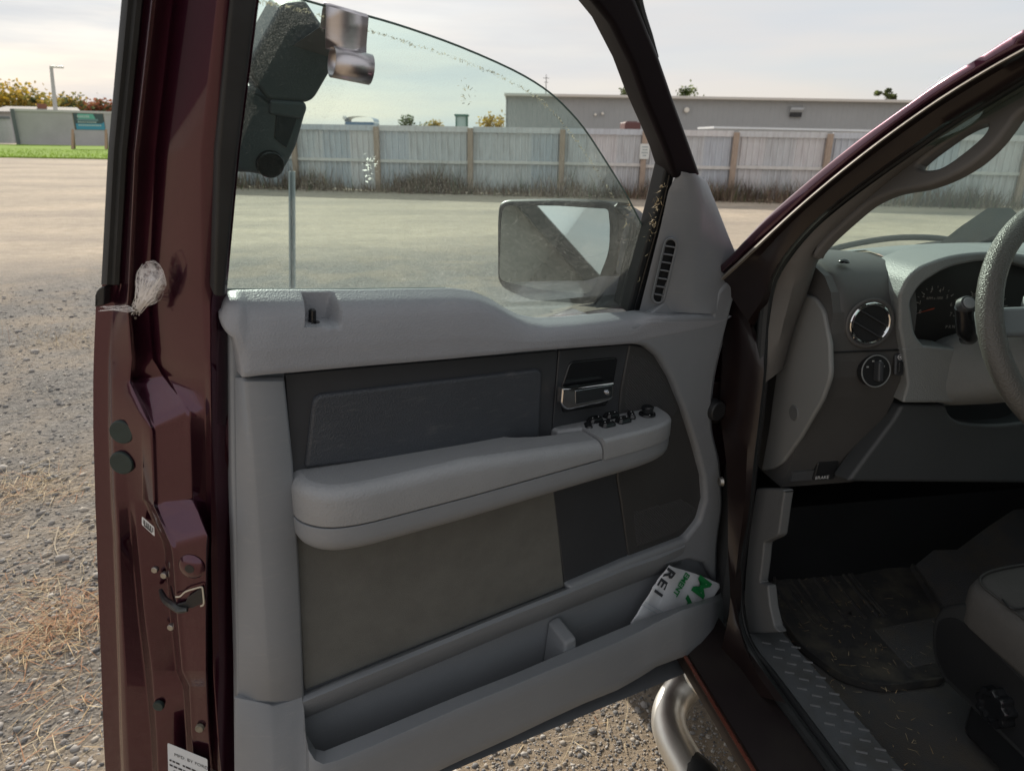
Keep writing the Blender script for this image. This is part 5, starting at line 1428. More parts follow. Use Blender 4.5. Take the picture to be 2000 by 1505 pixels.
mb = MB(); zs = on_y(1700, 685, 1.05)[2]; mb.box((.827, 1.0495, zs), .156, .004, .0022); mb.build('fascia_seam', BLACK, truck)
# vent
vc = on_y(1698, 631, 1.049)
vn = np.array([-.10, -1, .05]); vn /= np.linalg.norm(vn)
ve = np.cross(Z, -vn); ve /= np.linalg.norm(ve); vf = np.cross(-vn, ve)
if vf[2] < 0: vf = -vf
def circ(c, r, k=40): return [c + r*(ve*math.cos(q)+vf*math.sin(q)) for q in np.linspace(0, 2*math.pi, k, endpoint=False)]
mb = MB(); mb.tube(circ(vc+vn*.003, .0335), .0032, 10, closed=True); mb.build('vent_ring', CHROME, truck)
mb = MB(); mb.grid([circ(vc+vn*.002, .043), circ(vc+vn*.004, .0415), circ(vc+vn*.0035, .037), circ(vc-vn*.004, .0335), circ(vc-vn*.002, .031)], close_u=True); mb.build('vent_surround', DASHD, truck, smooth=60)
MB().cyl(vc-vn*.003, vc+vn*.001, .0325, .032, 36).build('vent_barrel', BLACK, truck, bevel=.001)
e1 = ve*math.cos(R(28))+vf*math.sin(R(28)); e2 = np.cross(vn, e1)
for q in (-.010, .011):
    MB().box(vc+vn*.003+e2*q, .056, .0022, .006, ax=(e1, e2, vn)).build('vent_vane', CHARP, truck, bevel=.0006)
# lamp switch
kc = on_y(1708, 724, 1.040); kn = np.array([-.05, -1, .22]); kn /= np.linalg.norm(kn)
mb = MB(); mb.cyl(kc-kn*.01, kc+kn*.004, .0275, .026, 36); mb.build('lamp_switch', BLACK, truck, bevel=.002)
mb = MB(); mb.tube([kc+kn*.0045+.0272*(np.array([1., 0, 0])*math.cos(q)+np.cross(kn, XA)*math.sin(q)) for q in np.linspace(0, 6.283, 36, endpoint=False)], .0012, 6, closed=True); mb.build('switch_rim', DASHM, truck)
ku = np.cross(XA, -kn); ku = ku if ku[2] > 0 else -ku
MB().box(kc+kn*.011, .010, .016, .034, ax=(XA, kn, ku)).build('lamp_switch_grip', CHARP, truck, bevel=.003)
mb = MB()
for q, r_ in ((205, 0), (250, 0), (292, 0), (335, 0)):
    a = R(q-180); p = kc+kn*.0046+.0185*(-XA*math.cos(R(q-180)) + ku*math.sin(R(q-180)))
    mb.box(p, .0042, .0004, .0026, ax=(XA, kn, ku))
mb.build('lamp_switch_marks', plain('grey_print', (.35, .36, .36), .6), truck, smooth=0)
# dimmer wheel
c = on_y(1755, 712, 1.044)
MB().box(c, .018, .006, .038, ax=(XA, kn, ku)).build('dimmer_plate', CHARP, truck, bevel=.004)
MB().box(c-ku*.004+kn*.003, .0085, .008, .020, ax=(XA, kn, ku)).build('dimmer_wheel', BLACK, truck, bevel=.002)
mb = MB(); cc = c+kn*.0035+ku*.0135; mb.tube([cc+.0042*(XA*math.cos(q)+ku*math.sin(q)) for q in np.linspace(0, 6.283, 16, endpoint=False)], .0006, 5, closed=True); mb.cyl(cc, cc+kn*.0006, .0017, .0017, 10); mb.build('dimmer_mark', WHITE, truck)
# cluster hood and bezel
slab('cluster_bezel', [(1757, 640), (1757, 574, 6), (1772, 542, 12), (1795, 521, 14), (1849, 500, 30), (1905, 492, 30), (1965, 492), (2090, 510), (2090, 545), (1961, 508, 20), (1905, 511, 20), (1849, 523, 24), (1797, 556, 18), (1778, 590, 10), (1788, 655, 14), (1806, 676), (1800, 700), (1768, 700)],
     lambda x, y: on_y(x, y, 1.034), np.array([.02, .125, -.004]), DASHM, truck, bevel=.006, seg=4)
slab('cluster_apron', [(1763, 680), (1800, 674), (1867, 681, 3), (1872, 770, 6), (1862, 787, 4), (1763, 787, 6), (1773, 750), (1766, 690)],
     lambda x, y: on_y(x, y, 1.0335), np.array([.01, .07, -.004]), DASHM, truck, bevel=.005, seg=3)
slab('cluster_face', [(1768, 580), (1790, 540), (1850, 505), (1960, 495), (2100, 505), (2100, 700), (1790, 690)], lambda x, y: on_y(x, y, 1.10), YA*.02, plain('cluster_black', (.028, .026, .025), .3), truck)
PRN = plain('cluster_print', (.42, .40, .37), .6)
def on_c(px, py): return on_y(px, py, 1.0985)
mb = MB()
def tick(cx, cy, r0, r1, deg, w=.8):
    a = R(deg); d = np.array([math.cos(a), -math.sin(a)]); q = np.array([-d[1], d[0]])*w
    p0, p1 = np.array([cx, cy])+d*r0, np.array([cx, cy])+d*r1
    mb.add([on_c(*(p0-q)), on_c(*(p0+q)), on_c(*(p1+q)), on_c(*(p1-q))], [(0, 1, 2, 3)])
for k in range(8): tick(1829, 601, 36, 43, 196-k*31.5, .7)
for k in range(15): tick(1829, 601, 39, 43, 196-k*15.75, .4)
for k in range(9): tick(1925, 601, 36, 43, 150-k*18, .6)
mb.build('gauge_ticks', PRN, truck, smooth=0)
ex, ey = XA, Z
for s_, px, py, sz in (('0', 1794, 612, .011), ('1', 1794, 594, .011), ('2', 1801, 580, .011), ('3', 1816, 571, .011), ('4', 1833, 571, .011), ('5', 1847, 583, .011), ('6', 1855, 598, .011), ('7', 1854, 617, .011), ('RPM x 1000', 1809, 585, .0075), ('50', 1896, 580, .011), ('60', 1904, 574, .011), ('70', 1917, 574, .011), ('80', 1927, 580, .011), ('MPH', 1907, 585, .0075), ('P R N D', 1846, 641, .009)):
    text_mesh('gauge_print', s_, on_c(px, py), ex, ey, sz*.9, PRN, truck)
for cx_0, cy_0, x1, y1 in ((1829, 601, 1790, 612), (1925, 601, 1896, 615)):
    p0, p1 = np.array([cx_0-4, cy_0+1]), np.array([x1, y1])
    if cx_0 == 1829: MB().add([on_c(p0[0], p0[1]-1), on_c(p0[0], p0[1]+1.2), on_c(p1[0], p1[1]+.5), on_c(p1[0], p1[1]-.3)], [(0, 1, 2, 3)]).build('gauge_needle', ORANGE, truck, smooth=0)
# knee panel under the cluster with the recess round the column
KNEE = plain('knee_panel_plastic', (.055, .06, .065), .5, bump=.2, bscale=500, var=.06)
slab('knee_panel', [(1763, 789), (1850, 790), (1856, 812, 10), (1880, 824, 20), (1945, 829, 30), (2010, 822, 20), (2040, 795), (2200, 795), (2200, 945), (1655, 941), (1700, 880), (1745, 820)], lambda x, y: on_y(x, y, 1.055), np.array([0, .05, -.01]), KNEE, truck, bevel=.008)
# brake release at the bottom of the fascia
slab('brake_release', [(1598, 903, 4), (1640, 900, 4), (1630, 936, 4), (1588, 938, 4)], lambda x, y: on_y(x, y, 1.105), YA*.03, BLACK, truck, bevel=.003)
text_mesh('brake_print', 'BRAKE', on_y(1591.5, 936, 1.1025), XA, Z, .0098, WHITE, truck)
# column, lever, wheel
WC = np.array([1.062, .868, 1.300]); WA = np.array([0, -.90, .43]); WA /= np.linalg.norm(WA)
WX = XA; WU = np.cross(WA, WX); WU = WU if WU[2] > 0 else -WU
mb = MB(); cb = WC - WA*.03
ring = lambda c, rx, rz: [c + WX*rx*(abs(math.cos(q))**.6*np.sign(math.cos(q))) + WU*rz*(abs(math.sin(q))**.6*np.sign(math.sin(q))) for q in np.linspace(0, 2*math.pi, 28, endpoint=False)]
off = -WU*.035
mb.grid([ring(cb+off, .05, .04), ring(cb+off-WA*.01, .072, .056), ring(cb+off-WA*.10, .088, .066), ring(cb+off-WA*.19, .088, .066), ring(cb+off-WA*.3, .08, .06)], close_u=True); mb.add(ring(cb+off, .05, .04), [tuple(range(28))])
mb.build('column_shroud', DASHM, truck, smooth=50)
c = on_y(1886, 596, .93); mb = MB()
mb.tube([c+np.array([0, .002, -.002]), on_y(1886, 622, .935), on_y(1887, 645, .94), on_y(1896, 660, .95), c+np.array([.06, .05, -.07])], [.0135, .0145, .014, .010, .008], 18, sub=5)
mb.build('shift_lever', BLACKG, truck, smooth=60)
mb = MB(); d_ = (EYE-c)/np.linalg.norm(EYE-c); d2 = np.array([-.15, -.75, .55]); d2 /= np.linalg.norm(d2)
mb.cyl(c-d2*.004, c+d2*.009, .0145, .012, 26); mb.build('lever_button', CHARP, truck, bevel=.002)
mb = MB(); mb.cyl(c+d2*.0088, c+d2*.0105, .0095, .0085, 22); mb.build('lever_cap', GREY, truck, bevel=.001)
WHEELM = plain('grey_wheel_leather', (.10, .098, .092), .4, bump=.5, bscale=420, btype='F1', var=.06)
mb = MB(); mb.tube([WC + .19*(WX*math.cos(q)+WU*math.sin(q)) for q in np.linspace(0, 2*math.pi, 64, endpoint=False)], .0175, 16, closed=True)
sw = mb.build('steering_wheel', WHEELM, truck)
mb = MB(); hubc = WC - WA*.035
mb.grid([ring(hubc+WA*.02, .05, .045), ring(hubc+WA*.018, .075, .07), ring(hubc, .085, .08), ring(hubc-WA*.02, .08, .075)], close_u=True); mb.add(ring(hubc+WA*.02, .05, .045), [tuple(range(28))]); mb.build('wheel_hub', DASHM, sw, smooth=60)
for sgn in (-1, 1):
    MB().box(WC+WX*sgn*.13+WU*.01-WA*.02, .12, .045, .022, ax=(WX, WU, WA)).build('wheel_spoke', plain('spoke_plastic', (.20, .22, .235), .4), sw, bevel=.008)
    MB().box(WC+WX*sgn*.085-WU*.115-WA*.02, .035, .12, .02, ax=(WX*.8+WU*sgn*.6, WU*.8-WX*sgn*.6, WA)).build('wheel_spoke', DASHM, sw, bevel=.008)
# sensor dome and small clip on the dash
c = on_z(1648, 513, 1.354); mb = MB()
for k, (r_, h) in enumerate([(.009, 0)]): mb.grid([[c+np.array([.010*math.cos(a)*math.cos(b), .010*math.sin(a)*math.cos(b), .007*math.sin(b)]) for a in np.linspace(0, 6.283, 16, endpoint=False)] for b in np.linspace(0, 1.5, 6)], close_u=True)
mb.build('sensor_dome', BLACKG, truck)

# ---- pedals
c = on_y(1700, 1010, 1.36); MB().box(c, .11, .02, .055, ax=(XA, np.array([0, .8, .6]), np.array([0, -.6, .8]))).tube([c+np.array([0, .02, .02]), c+np.array([0, .1, .2]), c+np.array([0, .14, .35])], .01, 8).build('brake_pedal', BLACK, truck, bevel=.004)
c = on_y(1800, 1010, 1.40); MB().box(c, .06, .02, .13, ax=(XA, np.array([0, .8, .6]), np.array([0, -.6, .8]))).tube([c+np.array([0, .02, .04]), c+np.array([0, .1, .2]), c+np.array([0, .14, .35])], .01, 8).build('accelerator_pedal', BLACK, truck, bevel=.004)
c = on_y(1588, 990, 1.38); MB().box(c, .05, .02, .05, ax=(XA, np.array([0, .8, .6]), np.array([0, -.6, .8]))).tube([c+np.array([0, .02, .02]), c+np.array([0, .1, .2])], .008, 8).build('parking_pedal', BLACK, truck, bevel=.004)
# footwell lining under the dash keeps the light out
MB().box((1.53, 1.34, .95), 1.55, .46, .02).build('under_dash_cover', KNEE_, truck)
MB().box((1.45, 1.12, 1.10), .3, .04, .30).build('lower_dash', KNEE, truck)
MB().box((1.95, 1.10, 1.14), .75, .06, .42).build('passenger_dash', DASHM, truck, bevel=.02)
mb = MB(); mb.box((1.62, 1.04, .86), .16, .12, .6); mb.build('centre_stack', DASHD, truck, bevel=.02)

# ---- driver's seat
seat = MB()
cu = rp([(.952, .875, .03), (1.01, .905, .1), (1.2, .915), (1.38, .905, .1), (1.45, .875, .03), (1.47, .25, .05), (.93, .25, .05)], 8)
def cush(uw, z0, z1, rt, n=6):
    o = [np.array(p) for p in uw]; m = len(o); c = np.mean(o, 0); rings = []
    def ins(d): return [p + (c-p)/np.linalg.norm(c-p)*d for p in o]
    rings.append([np.array([*p, z0]) for p in ins(.03)]); rings.append([np.array([*p, z0+.012]) for p in ins(.006)]); rings.append([np.array([*p, z0+.02]) for p in ins(0)])
    for k in range(n+1):
        a = math.pi/2*k/n
        rings.append([np.array([*p, z1-rt*(1-math.sin(a))]) for p in ins(rt*(1-math.cos(a)))])
    rings.append([np.array([*p, z1+.008]) for p in ins(.12)]); rings.append([np.array([*p, z1+.002]) for p in ins(.2)])
    mb = MB().grid(rings, close_u=True); mb.add(rings[-1], [tuple(range(m))]); mb.add(rings[0], [tuple(reversed(range(m)))])
    return mb
ds = cush(cu, .765, .862, .03).build('driver_seat', SEATM, truck, smooth=60)
mb = MB(); o = [np.array(p) for p in cu]; cc = np.mean(o, 0)
mb.tube([np.array([*(p+(cc-p)/np.linalg.norm(cc-p)*.012), .8605]) for p in o], .0022, 6, closed=True); mb.build('seat_piping', plain('seat_thread', (.05, .05, .05), .8), ds)
mb = MB(); mb.tube([on_z(1958, 1170, .868), on_z(1980, 1188, .866), on_z(2040, 1180, .868)], .002, 6, sub=4); mb.build('seat_seam', BLACK, ds)
mb = MB()
for k, z_ in enumerate((.0,)):
    bk = rp([(.95, .32, .05), (1.45, .32, .05), (1.45, .16, .05), (.95, .16, .05)], 6)
    mb.prism([np.array([p[0], p[1]-.18, 1.5]) for p in bk], [np.array([p[0], p[1], .8]) for p in bk])
mb.build('seat_backrest', SEATM, ds, bevel=.03)
SHM = plain('seat_shield_plastic', (.03, .032, .034), .45, bump=.2, bscale=500, var=.1)
slab('seat_shield', [(1817, 1232, 20), (1824, 1200, 14), (1842, 1181, 14), (1886, 1176, 10), (2010, 1290), (2200, 1470), (2200, 1700), (2010, 1500), (1991, 1476, 6), (1838, 1326, 16), (1818, 1272, 20)], lambda x, y: on_x(x, y, .955), XA*.05, SHM, ds, bevel=.008, seg=4)
slab('shield_recess', [(1826, 1240, 16), (1833, 1210, 12), (1862, 1203, 14), (1895, 1225, 14), (2010, 1340), (2100, 1440), (2100, 1570), (1990, 1460), (1846, 1320, 14), (1828, 1280, 16)], lambda x, y: on_x(x, y, .9535), XA*.004, BLACK, ds, bevel=.001)
c = on_x(1951, 1379, .950); mb = MB()
kn_ = [c + (YA*math.cos(q)+Z*math.sin(q))*(.030+.0025*math.cos(9*q)) for q in np.linspace(0, 2*math.pi, 72, endpoint=False)]
mb.grid([[p+XA*.004 for p in kn_], [p-XA*.014 for p in kn_], [c+(p-c)*.9-XA*.018 for p in kn_], [c+(p-c)*.66-XA*.018 for p in kn_], [c+(p-c)*.6-XA*.013 for p in kn_]], close_u=True); mb.add([c+(p-c)*.6-XA*.013 for p in kn_], [tuple(range(72))])
mb.build('recliner_knob', BLACKG, ds, smooth=50)
MB().box((1.2, .55, .66), .42, .6, .22).build('seat_base', BLACK, ds, bevel=.02)

# ---- cowl, wipers, bonnet, wing, wheel
MB().grid([[np.array([x, y, z]) for x in np.linspace(.68, 2.38, 12)] for y, z in [(1.44, 1.285), (1.56, 1.275), (1.72, 1.235), (1.84, 1.20)]]).build('cowl_panel', BLACK, truck, smooth=60)
mb = MB()
for k in range(40): mb.box((.95+k*.022, 1.70-.0004*(k-20)**2*.2, 1.248), .006, .09, .006)
cg = mb.build('cowl_grille', RUBBER, truck, smooth=0); cg['kind'] = 'stuff'
mb = MB(); mb.tube([on_y(x, y, 1.70) for x, y in [(1600, 497), (1640, 483), (1705, 470), (1760, 464), (1830, 465), (1900, 476), (1960, 488)]], .008, 8, sub=3); mb.build('wiper_arm', BLACK, truck)
mb = MB(); mb.tube([on_y(x, y, 1.66) for x, y in [(1738, 494), (1790, 487), (1850, 482), (1960, 490), (2080, 500)]], [.006, .014, .016, .016, .01], 8, sub=3); mb.build('wiper_blade', RUBBER, truck)
mb = MB()
hd = []
for y, z, hw in [(1.84, 1.07, .86), (2.1, 1.03, .86), (2.5, .97, .85), (2.85, .92, .83), (2.98, .84, .8)]:
    hd.append([np.array([1.53+hw*t, y, z - .05*abs(t)**4]) for t in np.linspace(-1, 1, 15)])
mb.grid(hd); mb.build('bonnet', PAINT, truck, smooth=60)
mb = MB()
wg = []
for y in np.linspace(1.26, 3.0, 30):
    arch_z = max(.42, .47+math.sqrt(max(0, .43**2-(y-2.15)**2))) if abs(y-2.15) < .43 else .42
    zt_ = np.interp(y, [1.26, 1.8, 2.5, 3.0], [1.075, 1.02, .94, .8])
    wg.append([np.array([.70, y, zt_+.02]), np.array([.62, y, zt_-.01]), np.array([.585, y, zt_-.06]), np.array([.57, y, (zt_+arch_z)/2]), np.array([.575, y, arch_z]), np.array([.66, y, arch_z])])
mb.grid(wg); mb.build('front_wing', PAINT, truck, smooth=50)
mb = MB()
tc_ = np.array([.59, 2.15, .40])
def tyre_ring(r, x): return [tc_ + np.array([x, r*math.cos(q), r*math.sin(q)]) for q in np.linspace(0, 2*math.pi, 40, endpoint=False)]
mb.grid([tyre_ring(.22, 0), tyre_ring(.30, -.01), tyre_ring(.38, .0), tyre_ring(.40, .03), tyre_ring(.40, .20), tyre_ring(.36, .24)], close_u=True)
fw = mb.build('front_wheel', RUBBER, truck, smooth=40)
mb = MB(); mb.grid([tyre_ring(.225, .0), tyre_ring(.20, .05), tyre_ring(.08, .03), tyre_ring(.05, .0)], close_u=True); mb.add(tyre_ring(.05, .0), [tuple(range(40))]); mb.build('wheel_rim', STEEL, fw)
MB().box((1.2, 1.9, .62), .9, 1.2, .3).build('engine_bay', BLACK, truck)
MB().box((1.53, -.1, .44), 1.6, 2.6, .14).build('underbody', BLACK, truck)

# ---- side step
cl_ = [(1440, 1300, .54), (1398, 1306, .46), (1362, 1324, .39), (1331, 1347, .36), (1311, 1378, .34), (1306, 1412, .335), (1318, 1450, .335), (1345, 1500, .335), (1420, 1640, .335), (1520, 1830, .335)]
pts = [on_z(x, y, z) for x, y, z in cl_]
mb = MB(); mb.tube(pts, [.030, .034, .036, .038, .038, .038, .038, .038, .038, .038], 20, sub=6); mb.build('side_step', TUBEM, truck)
mb = MB(); c0, c1 = on_z(1366, 1500, .36), on_z(1470, 1700, .36)
e = (c1-c0)/np.linalg.norm(c1-c0)
pad_ = []
for t in np.linspace(-.035, .5, 24):
    k = min(1, max(.2, (t+.035)/.04)**.5)
    pad_.append([c0+e*t + np.cross(Z, e)*s_*.036*k + Z*(h*k) for s_, h in [(-1, 0), (-.8, .012), (-.3, .02), (.3, .02), (.8, .012), (1, 0)]])
mb.grid(pad_); mb.build('step_pad', RUBBER, truck, smooth=60)
# ================================================================== LOOSE THINGS
# device hooked over the pane: steel strip inside, black hinged body outside
hang = empty('window_hanger', tw(640, 200, -.06))
tag(hang, 'black hinged device hung outside the glass from a bent steel strip', 'window hanger')
wi, wo = -.026, -.034
strip = []
def tl_(px, py, o): return tw(px, py, -.030)+NT*o
for (xl, yl), (xr, yr), o in [((634, 60), (712, 86), -.016), ((634, 22), (715, 46), -.0085), ((634.5, 9), (716.5, 33), -.005), ((635, 4), (717, 28), .0), ((634, 9), (717, 33), .005), ((633, 40), (714, 58), .0065), ((631, 70), (711, 84), .008), ((630, 90), (709, 103), .011)]:
    strip.append([tl_(xl, yl, o), tl_((xl+xr)/2, (yl+yr)/2, o), tl_(xr, yr, o)])
strip.reverse()
# rolled end below
c0, c1 = tl_(640, 113, .017), tl_(710, 127, .020)
ax_ = (c1-c0)/np.linalg.norm(c1-c0); u_ = np.cross(ax_, NT); u_ /= np.linalg.norm(u_)
if u_[2] < 0: u_ = -u_
w2 = np.cross(ax_, u_); w2 = w2 if w2@NT > 0 else -w2
rl_ = []
for q in np.linspace(R(115), R(115+345), 34):
    o_ = (u_*math.sin(q)+w2*math.cos(q))*.0150
    rl_.append([c0+o_-ax_*.001, (c0+c1)/2+o_, c1+o_])
mb = MB(); mb.grid(rl_[::-1]+strip)
o = mb.build('steel_strip', STEEL, hang, smooth=50)
so = o.modifiers.new('thickness', 'SOLIDIFY'); so.thickness = .0012
# leg of the hook going down and outward
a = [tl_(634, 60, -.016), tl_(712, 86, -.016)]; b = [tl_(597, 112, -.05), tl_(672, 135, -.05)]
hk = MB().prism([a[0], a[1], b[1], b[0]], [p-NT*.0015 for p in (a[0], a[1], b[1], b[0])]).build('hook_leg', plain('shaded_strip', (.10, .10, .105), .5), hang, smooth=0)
HB = plain('device_black', (.075, .082, .093), .5, bump=.15, bscale=500, var=.1)
def hslab(name, pts, off, th, mat, bevel): return slab(name, pts, lambda x, y: tl_(x, y, off), -NT*th, mat, hang, bevel, 4)
hslab('upper_body', [(578, 30, 14), (628, 24, 8), (690, 118, 8), (683, 152, 14), (642, 222, 16), (625, 229, 4), (548, 226, 14), (512, 176, 12), (508, 152, 12)], -.052, .05, HB, .006)
hslab('hinge', [(552, 222), (622, 226), (627, 238), (618, 262), (548, 252)], -.050, .035, HB, .004)
hslab('lower_body', [(500, 205, 16), (524, 192, 14), (560, 226), (618, 232, 6), (628, 242, 4), (606, 318, 8), (580, 368, 14), (548, 380, 14), (512, 372, 14), (462, 372, 16), (470, 290)], -.054, .04, HB, .006)
hslab('lid_panel', [(566, 236, 3), (612, 240, 8), (606, 262, 4), (585, 320), (560, 300)], -.052, .004, plain('device_lid', (.024, .028, .034), .35), .0015)
c = tl_(551, 352, -.052)
mb = MB(); mb.cyl(c-NT*.004, c+NT*.004, .0175, .0165, 30); mb.build('round_knob', BLACKG, hang, bevel=.002)

# printed bag pushed into the door pocket
bag = empty('printed_bag', dw(1320, 1180, .05)); tag(bag, 'folded white printed bag with green lettering stuck in the door pocket', 'bag')
bag_w = .045
BAGN = N + Z*.10; BAGN /= np.linalg.norm(BAGN)
def wave(p):
    u, w, v = duv(p)
    return BAGN*(.0016*math.sin(u*90)+.0014*math.sin(v*110+u*50))
def bg(px, py, o=0.):
    p = on_plane(px, py, P0+bag_w*N+Z*.62, BAGN)
    return p + wave(p) + BAGN*o
poly = [(1233, 1216), (1262, 1168), (1276, 1146), (1283, 1140), (1291, 1126), (1300, 1112), (1306, 1103), (1316, 1107), (1332, 1112), (1356, 1119), (1372, 1125), (1390, 1133), (1404, 1139), (1406, 1147), (1394, 1164), (1380, 1196), (1340, 1225), (1280, 1240), (1240, 1246)]
BAGM = plain('white_bag_film', (.66, .68, .72), .4, var=.06, vscale=12, coat=.2)
bmv = bmesh.new()
vs_ = [bmv.verts.new(bg(*p)) for p in poly]
bmv.faces.new(vs_)
bmesh.ops.triangulate(bmv, faces=bmv.faces[:])
bmesh.ops.subdivide_edges(bmv, edges=bmv.edges[:], cuts=5, use_grid_fill=True)
MBb = MB(); MBb.v = [tuple(v.co) for v in bmv.verts]; bmv.verts.index_update(); MBb.f = [tuple(v.index for v in f.verts) for f in bmv.faces]; MBb.m = [0]*len(MBb.f); bmv.free()
# settle the film on its gently waved surface
nv = []
for p in MBb.v:
    p = np.array(p); p = p-BAGN*((p-(P0+bag_w*N+Z*.62)) @ BAGN)
    nv.append(tuple(p+wave(p)))
MBb.v = nv
o = MBb.build('bag_film', BAGM, bag, smooth=180)
so = o.modifiers.new('thickness', 'SOLIDIFY'); so.thickness = .0015
GRN = plain('green_print', (.02, .24, .07), .45); DKP = plain('dark_print', (.05, .055, .065), .45); PBL = plain('pale_blue_print', (.38, .46, .54), .5)
def pxv(a, b): return bg(*b)-bg(*a)
rd = pxv((1350, 1118), (1318, 1172)); upv = pxv((1318, 1172), (1352, 1190)) 
ex = rd/np.linalg.norm(rd); upv = upv - ex*(upv@ex); ey = upv/np.linalg.norm(upv)
def bag_text(s_, px, py, size, mat, bold=0.0, off=.0032, sx=1.0):
    return text_mesh('bag_print', s_, bg(px, py, off), ex, ey, size, mat, bag, bold=bold, sx=sx)
bag_text('EMENT', 1338, 1115, .0235, GRN, .0007, sx=.70)
bag_text('M', 1366, 1119, .066, GRN, .0026, sx=.78)
bag_text('A', 1341, 1162, .066, GRN, .0026, sx=.78)
bag_text('R', 1303, 1104, .040, DKP, .0012, sx=.9)
bag_text('E', 1292, 1126, .040, DKP, .0012, sx=.9)
bag_text('I', 1280, 1148, .040, DKP, .0012, sx=.9)
mb = MB()
for k in range(2):
    a, b = np.array([1258+k*-5, 1173+k*6.]), np.array([1293+k*-5, 1193+k*6.5])
    q = np.array([-.5, 1.2])
    for t in np.linspace(0, .96, 14):
        p0, p1 = a+(b-a)*t, a+(b-a)*(t+.045)
        mb.add([bg(*(p0), .0032), bg(*(p1), .0032), bg(*(p1+q), .0032), bg(*(p0+q), .0032)], [(0, 1, 2, 3)])
o = mb.build('bag_small_print', PBL, bag, smooth=0); o['kind'] = 'stuff'

# spider's egg web on the latch-side metal
def web_mat():
    m, nt, out = nodes('spider_silk'); L = nt.links.new
    tr = nt.nodes.new('ShaderNodeBsdfTransparent'); df = nt.nodes.new('ShaderNodeBsdfDiffuse'); df.inputs['Color'].default_value = (.85, .83, .84, 1)
    t = nt.nodes.new('ShaderNodeTexCoord'); nz = nt.nodes.new('ShaderNodeTexNoise'); nz.inputs['Scale'].default_value = 110; nz.inputs['Detail'].default_value = 8; nz.inputs['Roughness'].default_value = .7
    L(t.outputs['Object'], nz.inputs['Vector'])
    r = nt.nodes.new('ShaderNodeMapRange'); r.inputs['From Min'].default_value = .38; r.inputs['From Max'].default_value = .66; r.inputs['To Min'].default_value = .10; r.inputs['To Max'].default_value = .80; L(nz.outputs['Fac'], r.inputs['Value'])
    mx = nt.nodes.new('ShaderNodeMixShader'); L(r.outputs[0], mx.inputs[0]); L(tr.outputs[0], mx.inputs[1]); L(df.outputs[0], mx.inputs[2]); L(mx.outputs[0], out.inputs['Surface'])
    return m
web = empty('spider_web', jw(293, 563, .03)); tag(web, 'small white spider web pouch stuck on the maroon door edge', 'spider web')
SILK = web_mat()
mb = MB(); wc = np.array([295., 556.])
for lay, (sc, hh) in enumerate(((1., .004), (.8, .006), (.55, .008))):
    rr = []
    for k in range(9):
        q = k/8
        ring_ = []
        for a in np.linspace(0, 2*math.pi, 30, endpoint=False):
            rx = 31*(1+.05*math.sin(3*a)); ry = 44*(1+.04*math.sin(2*a+1))
            x = wc[0]+math.cos(a)*rx*q*sc; y = wc[1]+math.sin(a)*ry*q*sc
            if math.sin(a) > 0: x = wc[0]+(x-wc[0])*(1-.45*math.sin(a)*q)-10*math.sin(a)*q*q
            ring_.append(jw(x, y, .022+hh*(1-q**2)))
        rr.append(ring_)
    mb.grid(rr, close_u=True)
mb.build('silk_pouch', SILK, web, smooth=180)
SLK = plain('silk_thread', (.8, .78, .78), .6)
mb = MB(); wr = random.Random(9)
for i in range(70):
    a = wr.uniform(.3, 2.9); e_ = wc+np.array([math.cos(a)*30*wr.uniform(.5, 1), math.sin(a)*20-wr.uniform(0, 30)])
    s_ = np.array([267+wr.gauss(0, 5), 606+wr.gauss(0, 6)])
    m_ = (s_+e_)/2+np.array([wr.gauss(0, 3), wr.gauss(0, 3)])
    mb.tube([jw(*s_, .022), jw(*m_, .032), jw(*e_, .03)], wr.uniform(.00018, .0005), 4, sub=3)
for i in range(14):
    a = wr.uniform(0, 6.28); b = a+wr.uniform(.5, 2)
    mb.tube([jw(wc[0]+math.cos(k)*30*wr.uniform(.9, 1.05), wc[1]+math.sin(k)*42*wr.uniform(.9, 1.05)-4, .027) for k in np.linspace(a, b, 5)], wr.uniform(.00008, .0002), 4, sub=2)
for i in range(8):
    mb.tube([jw(268, 606, .024), jw(250+wr.gauss(0, 4), 602+wr.gauss(0, 4), .026), jw(200+wr.gauss(0, 6), 600+wr.gauss(0, 5), .014)], .00022, 4)
o = mb.build('silk_threads', SLK, web); o['kind'] = 'stuff'
mb = MB()
for i in range(9):
    p = jw(266+wr.gauss(0, 5), 610+wr.gauss(0, 5), .026); r_ = wr.uniform(.0008, .002)
    mb.box(p, r_*2, r_, r_*2)
o = mb.build('web_crumbs', plain('web_crumbs', (.10, .085, .07), .9), web); o['kind'] = 'stuff'

# dry leaf bits caught in the front window channel
mb = MB(); wr = random.Random(12)
for i in range(60):
    t = wr.gauss(.36, .12); x = 1306-70*t+wr.gauss(0, 3); y = 312+290*t
    p = tw(x, y, .002); d = np.array([wr.gauss(0, 1), wr.gauss(0, 1), wr.gauss(0, 1)])
    blade(mb, p, d, wr.uniform(.003, .013), .0007, wr.gauss(0, 1), 0)
o = mb.build('leaf_litter', STRAW[0], smooth=0); tag(o, kind='stuff')

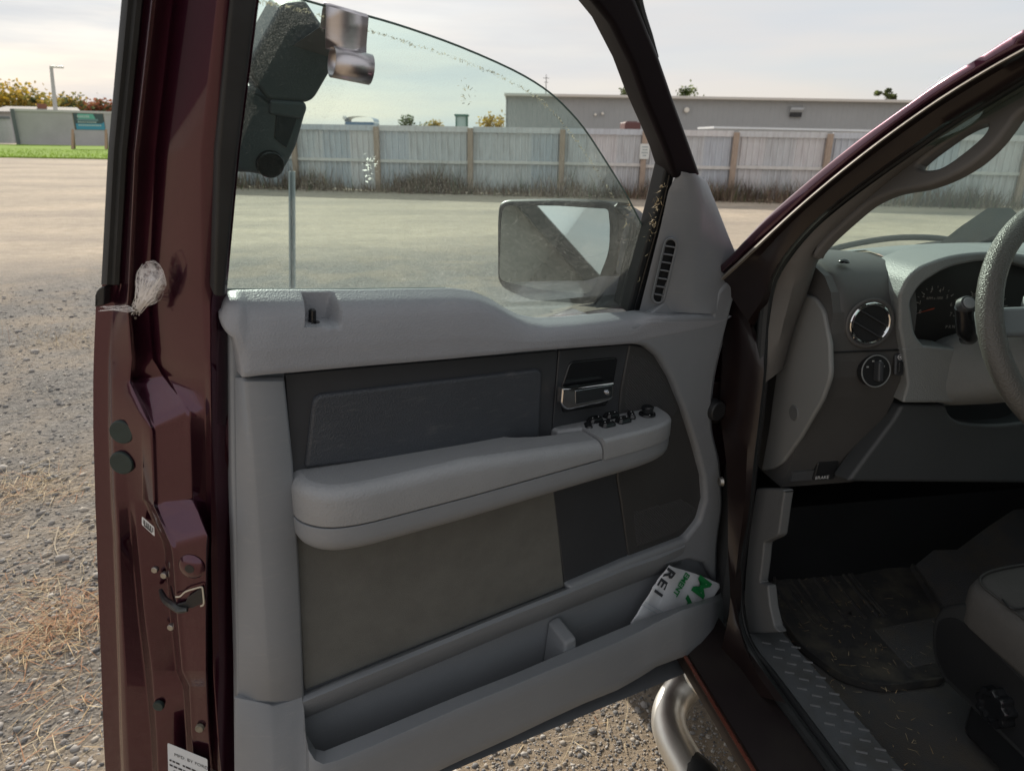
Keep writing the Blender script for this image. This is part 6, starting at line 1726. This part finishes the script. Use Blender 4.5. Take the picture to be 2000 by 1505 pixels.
# floor mat in the driver's footwell
mat_px = [(1502, 1092, 20), (1560, 1085), (1700, 1050, 30), (1800, 1150, 20), (1850, 1230), (1850, 1330, 20), (1720, 1346, 30), (1640, 1325, 30), (1560, 1265, 20), (1508, 1200, 20)]
mt = empty('floor_mat', on_z(1660, 1200, .55)); tag(mt, 'black rubber floor mat in the driver footwell, littered with straw', 'floor mat')
def fz(y): return float(np.interp(y, [.9, 1.12, 1.30, 1.46, 1.56], [.53, .535, .56, .63, .74]))+.006
o2 = rp(mat_px); o3 = []
for p in o2:
    q = on_z(p[0], p[1], .545)
    o3.append(np.array([q[0], q[1]]))
cm = np.mean(o3, 0)
rings = []
for k_, dz in ((1., .0), (1.0, .016), (.975, .016), (.955, .006), (.8, .006), (.6, .006), (.4, .006), (.2, .006), (.02, .006)):
    rings.append([np.array([*(cm+(p-cm)*k_), fz((cm+(p-cm)*k_)[1])+dz]) for p in o3])
MB().grid(rings, close_u=True).build('mat_sheet', MATM, mt, smooth=40)
mb = MB()
for i in range(13):
    x = cm[0]-.17+i*.026
    ys_m = np.linspace(cm[1]-.02, cm[1]+.22, 8)
    if .70 < x < 1.1: mb.tube([np.array([x+.02*math.sin(i), y, fz(y)+.008]) for y in ys_m], .004, 6)
o = mb.build('mat_ribs', MATM, mt); o['kind'] = 'stuff'
hp_ = [(1707, 1230, 4), (1842, 1205, 4), (1842, 1290, 4), (1775, 1302, 4)]
pp = [on_z(p[0], p[1], .548) for p in rp(hp_)]
MB().prism([np.array([p[0], p[1], fz(p[1])+.009]) for p in pp], [np.array([p[0], p[1], fz(p[1])-.002]) for p in pp]).build('heel_pad', CARPET, mt, bevel=.002)
mb = MB(); wr = random.Random(21)
for i in range(230):
    if i % 4: x, y = cm[0]+wr.gauss(-.03, .10), cm[1]+wr.gauss(-.02, .14)
    else: x, y = wr.uniform(.80, .95), wr.uniform(.5, 1.05)
    if x < .80: x = .80+abs(x-.80)*.3
    p = np.array([x, y, fz(y)+.010]); a = wr.uniform(0, 6.28)
    blade(mb, p, np.array([math.cos(a), math.sin(a), wr.gauss(0, .08)]), wr.uniform(.004, .022), wr.uniform(.0004, .0008), wr.gauss(0, .8), wr.choice([0, 0, 1]))
for i in range(260):     # crumbs along the sill plate edge
    y = wr.uniform(.25, 1.05); p = np.array([.80+abs(wr.gauss(0, .018)), y, fz(y)+.006]); a = wr.uniform(0, 6.28)
    blade(mb, p, np.array([math.cos(a), math.sin(a), wr.gauss(0, .2)]), wr.uniform(.003, .012), wr.uniform(.0005, .0012), wr.gauss(0, .8), wr.choice([0, 1, 2]))
o = mb.build('straw_litter', STRAW[0], smooth=0, mats=STRAW); tag(o, kind='stuff')
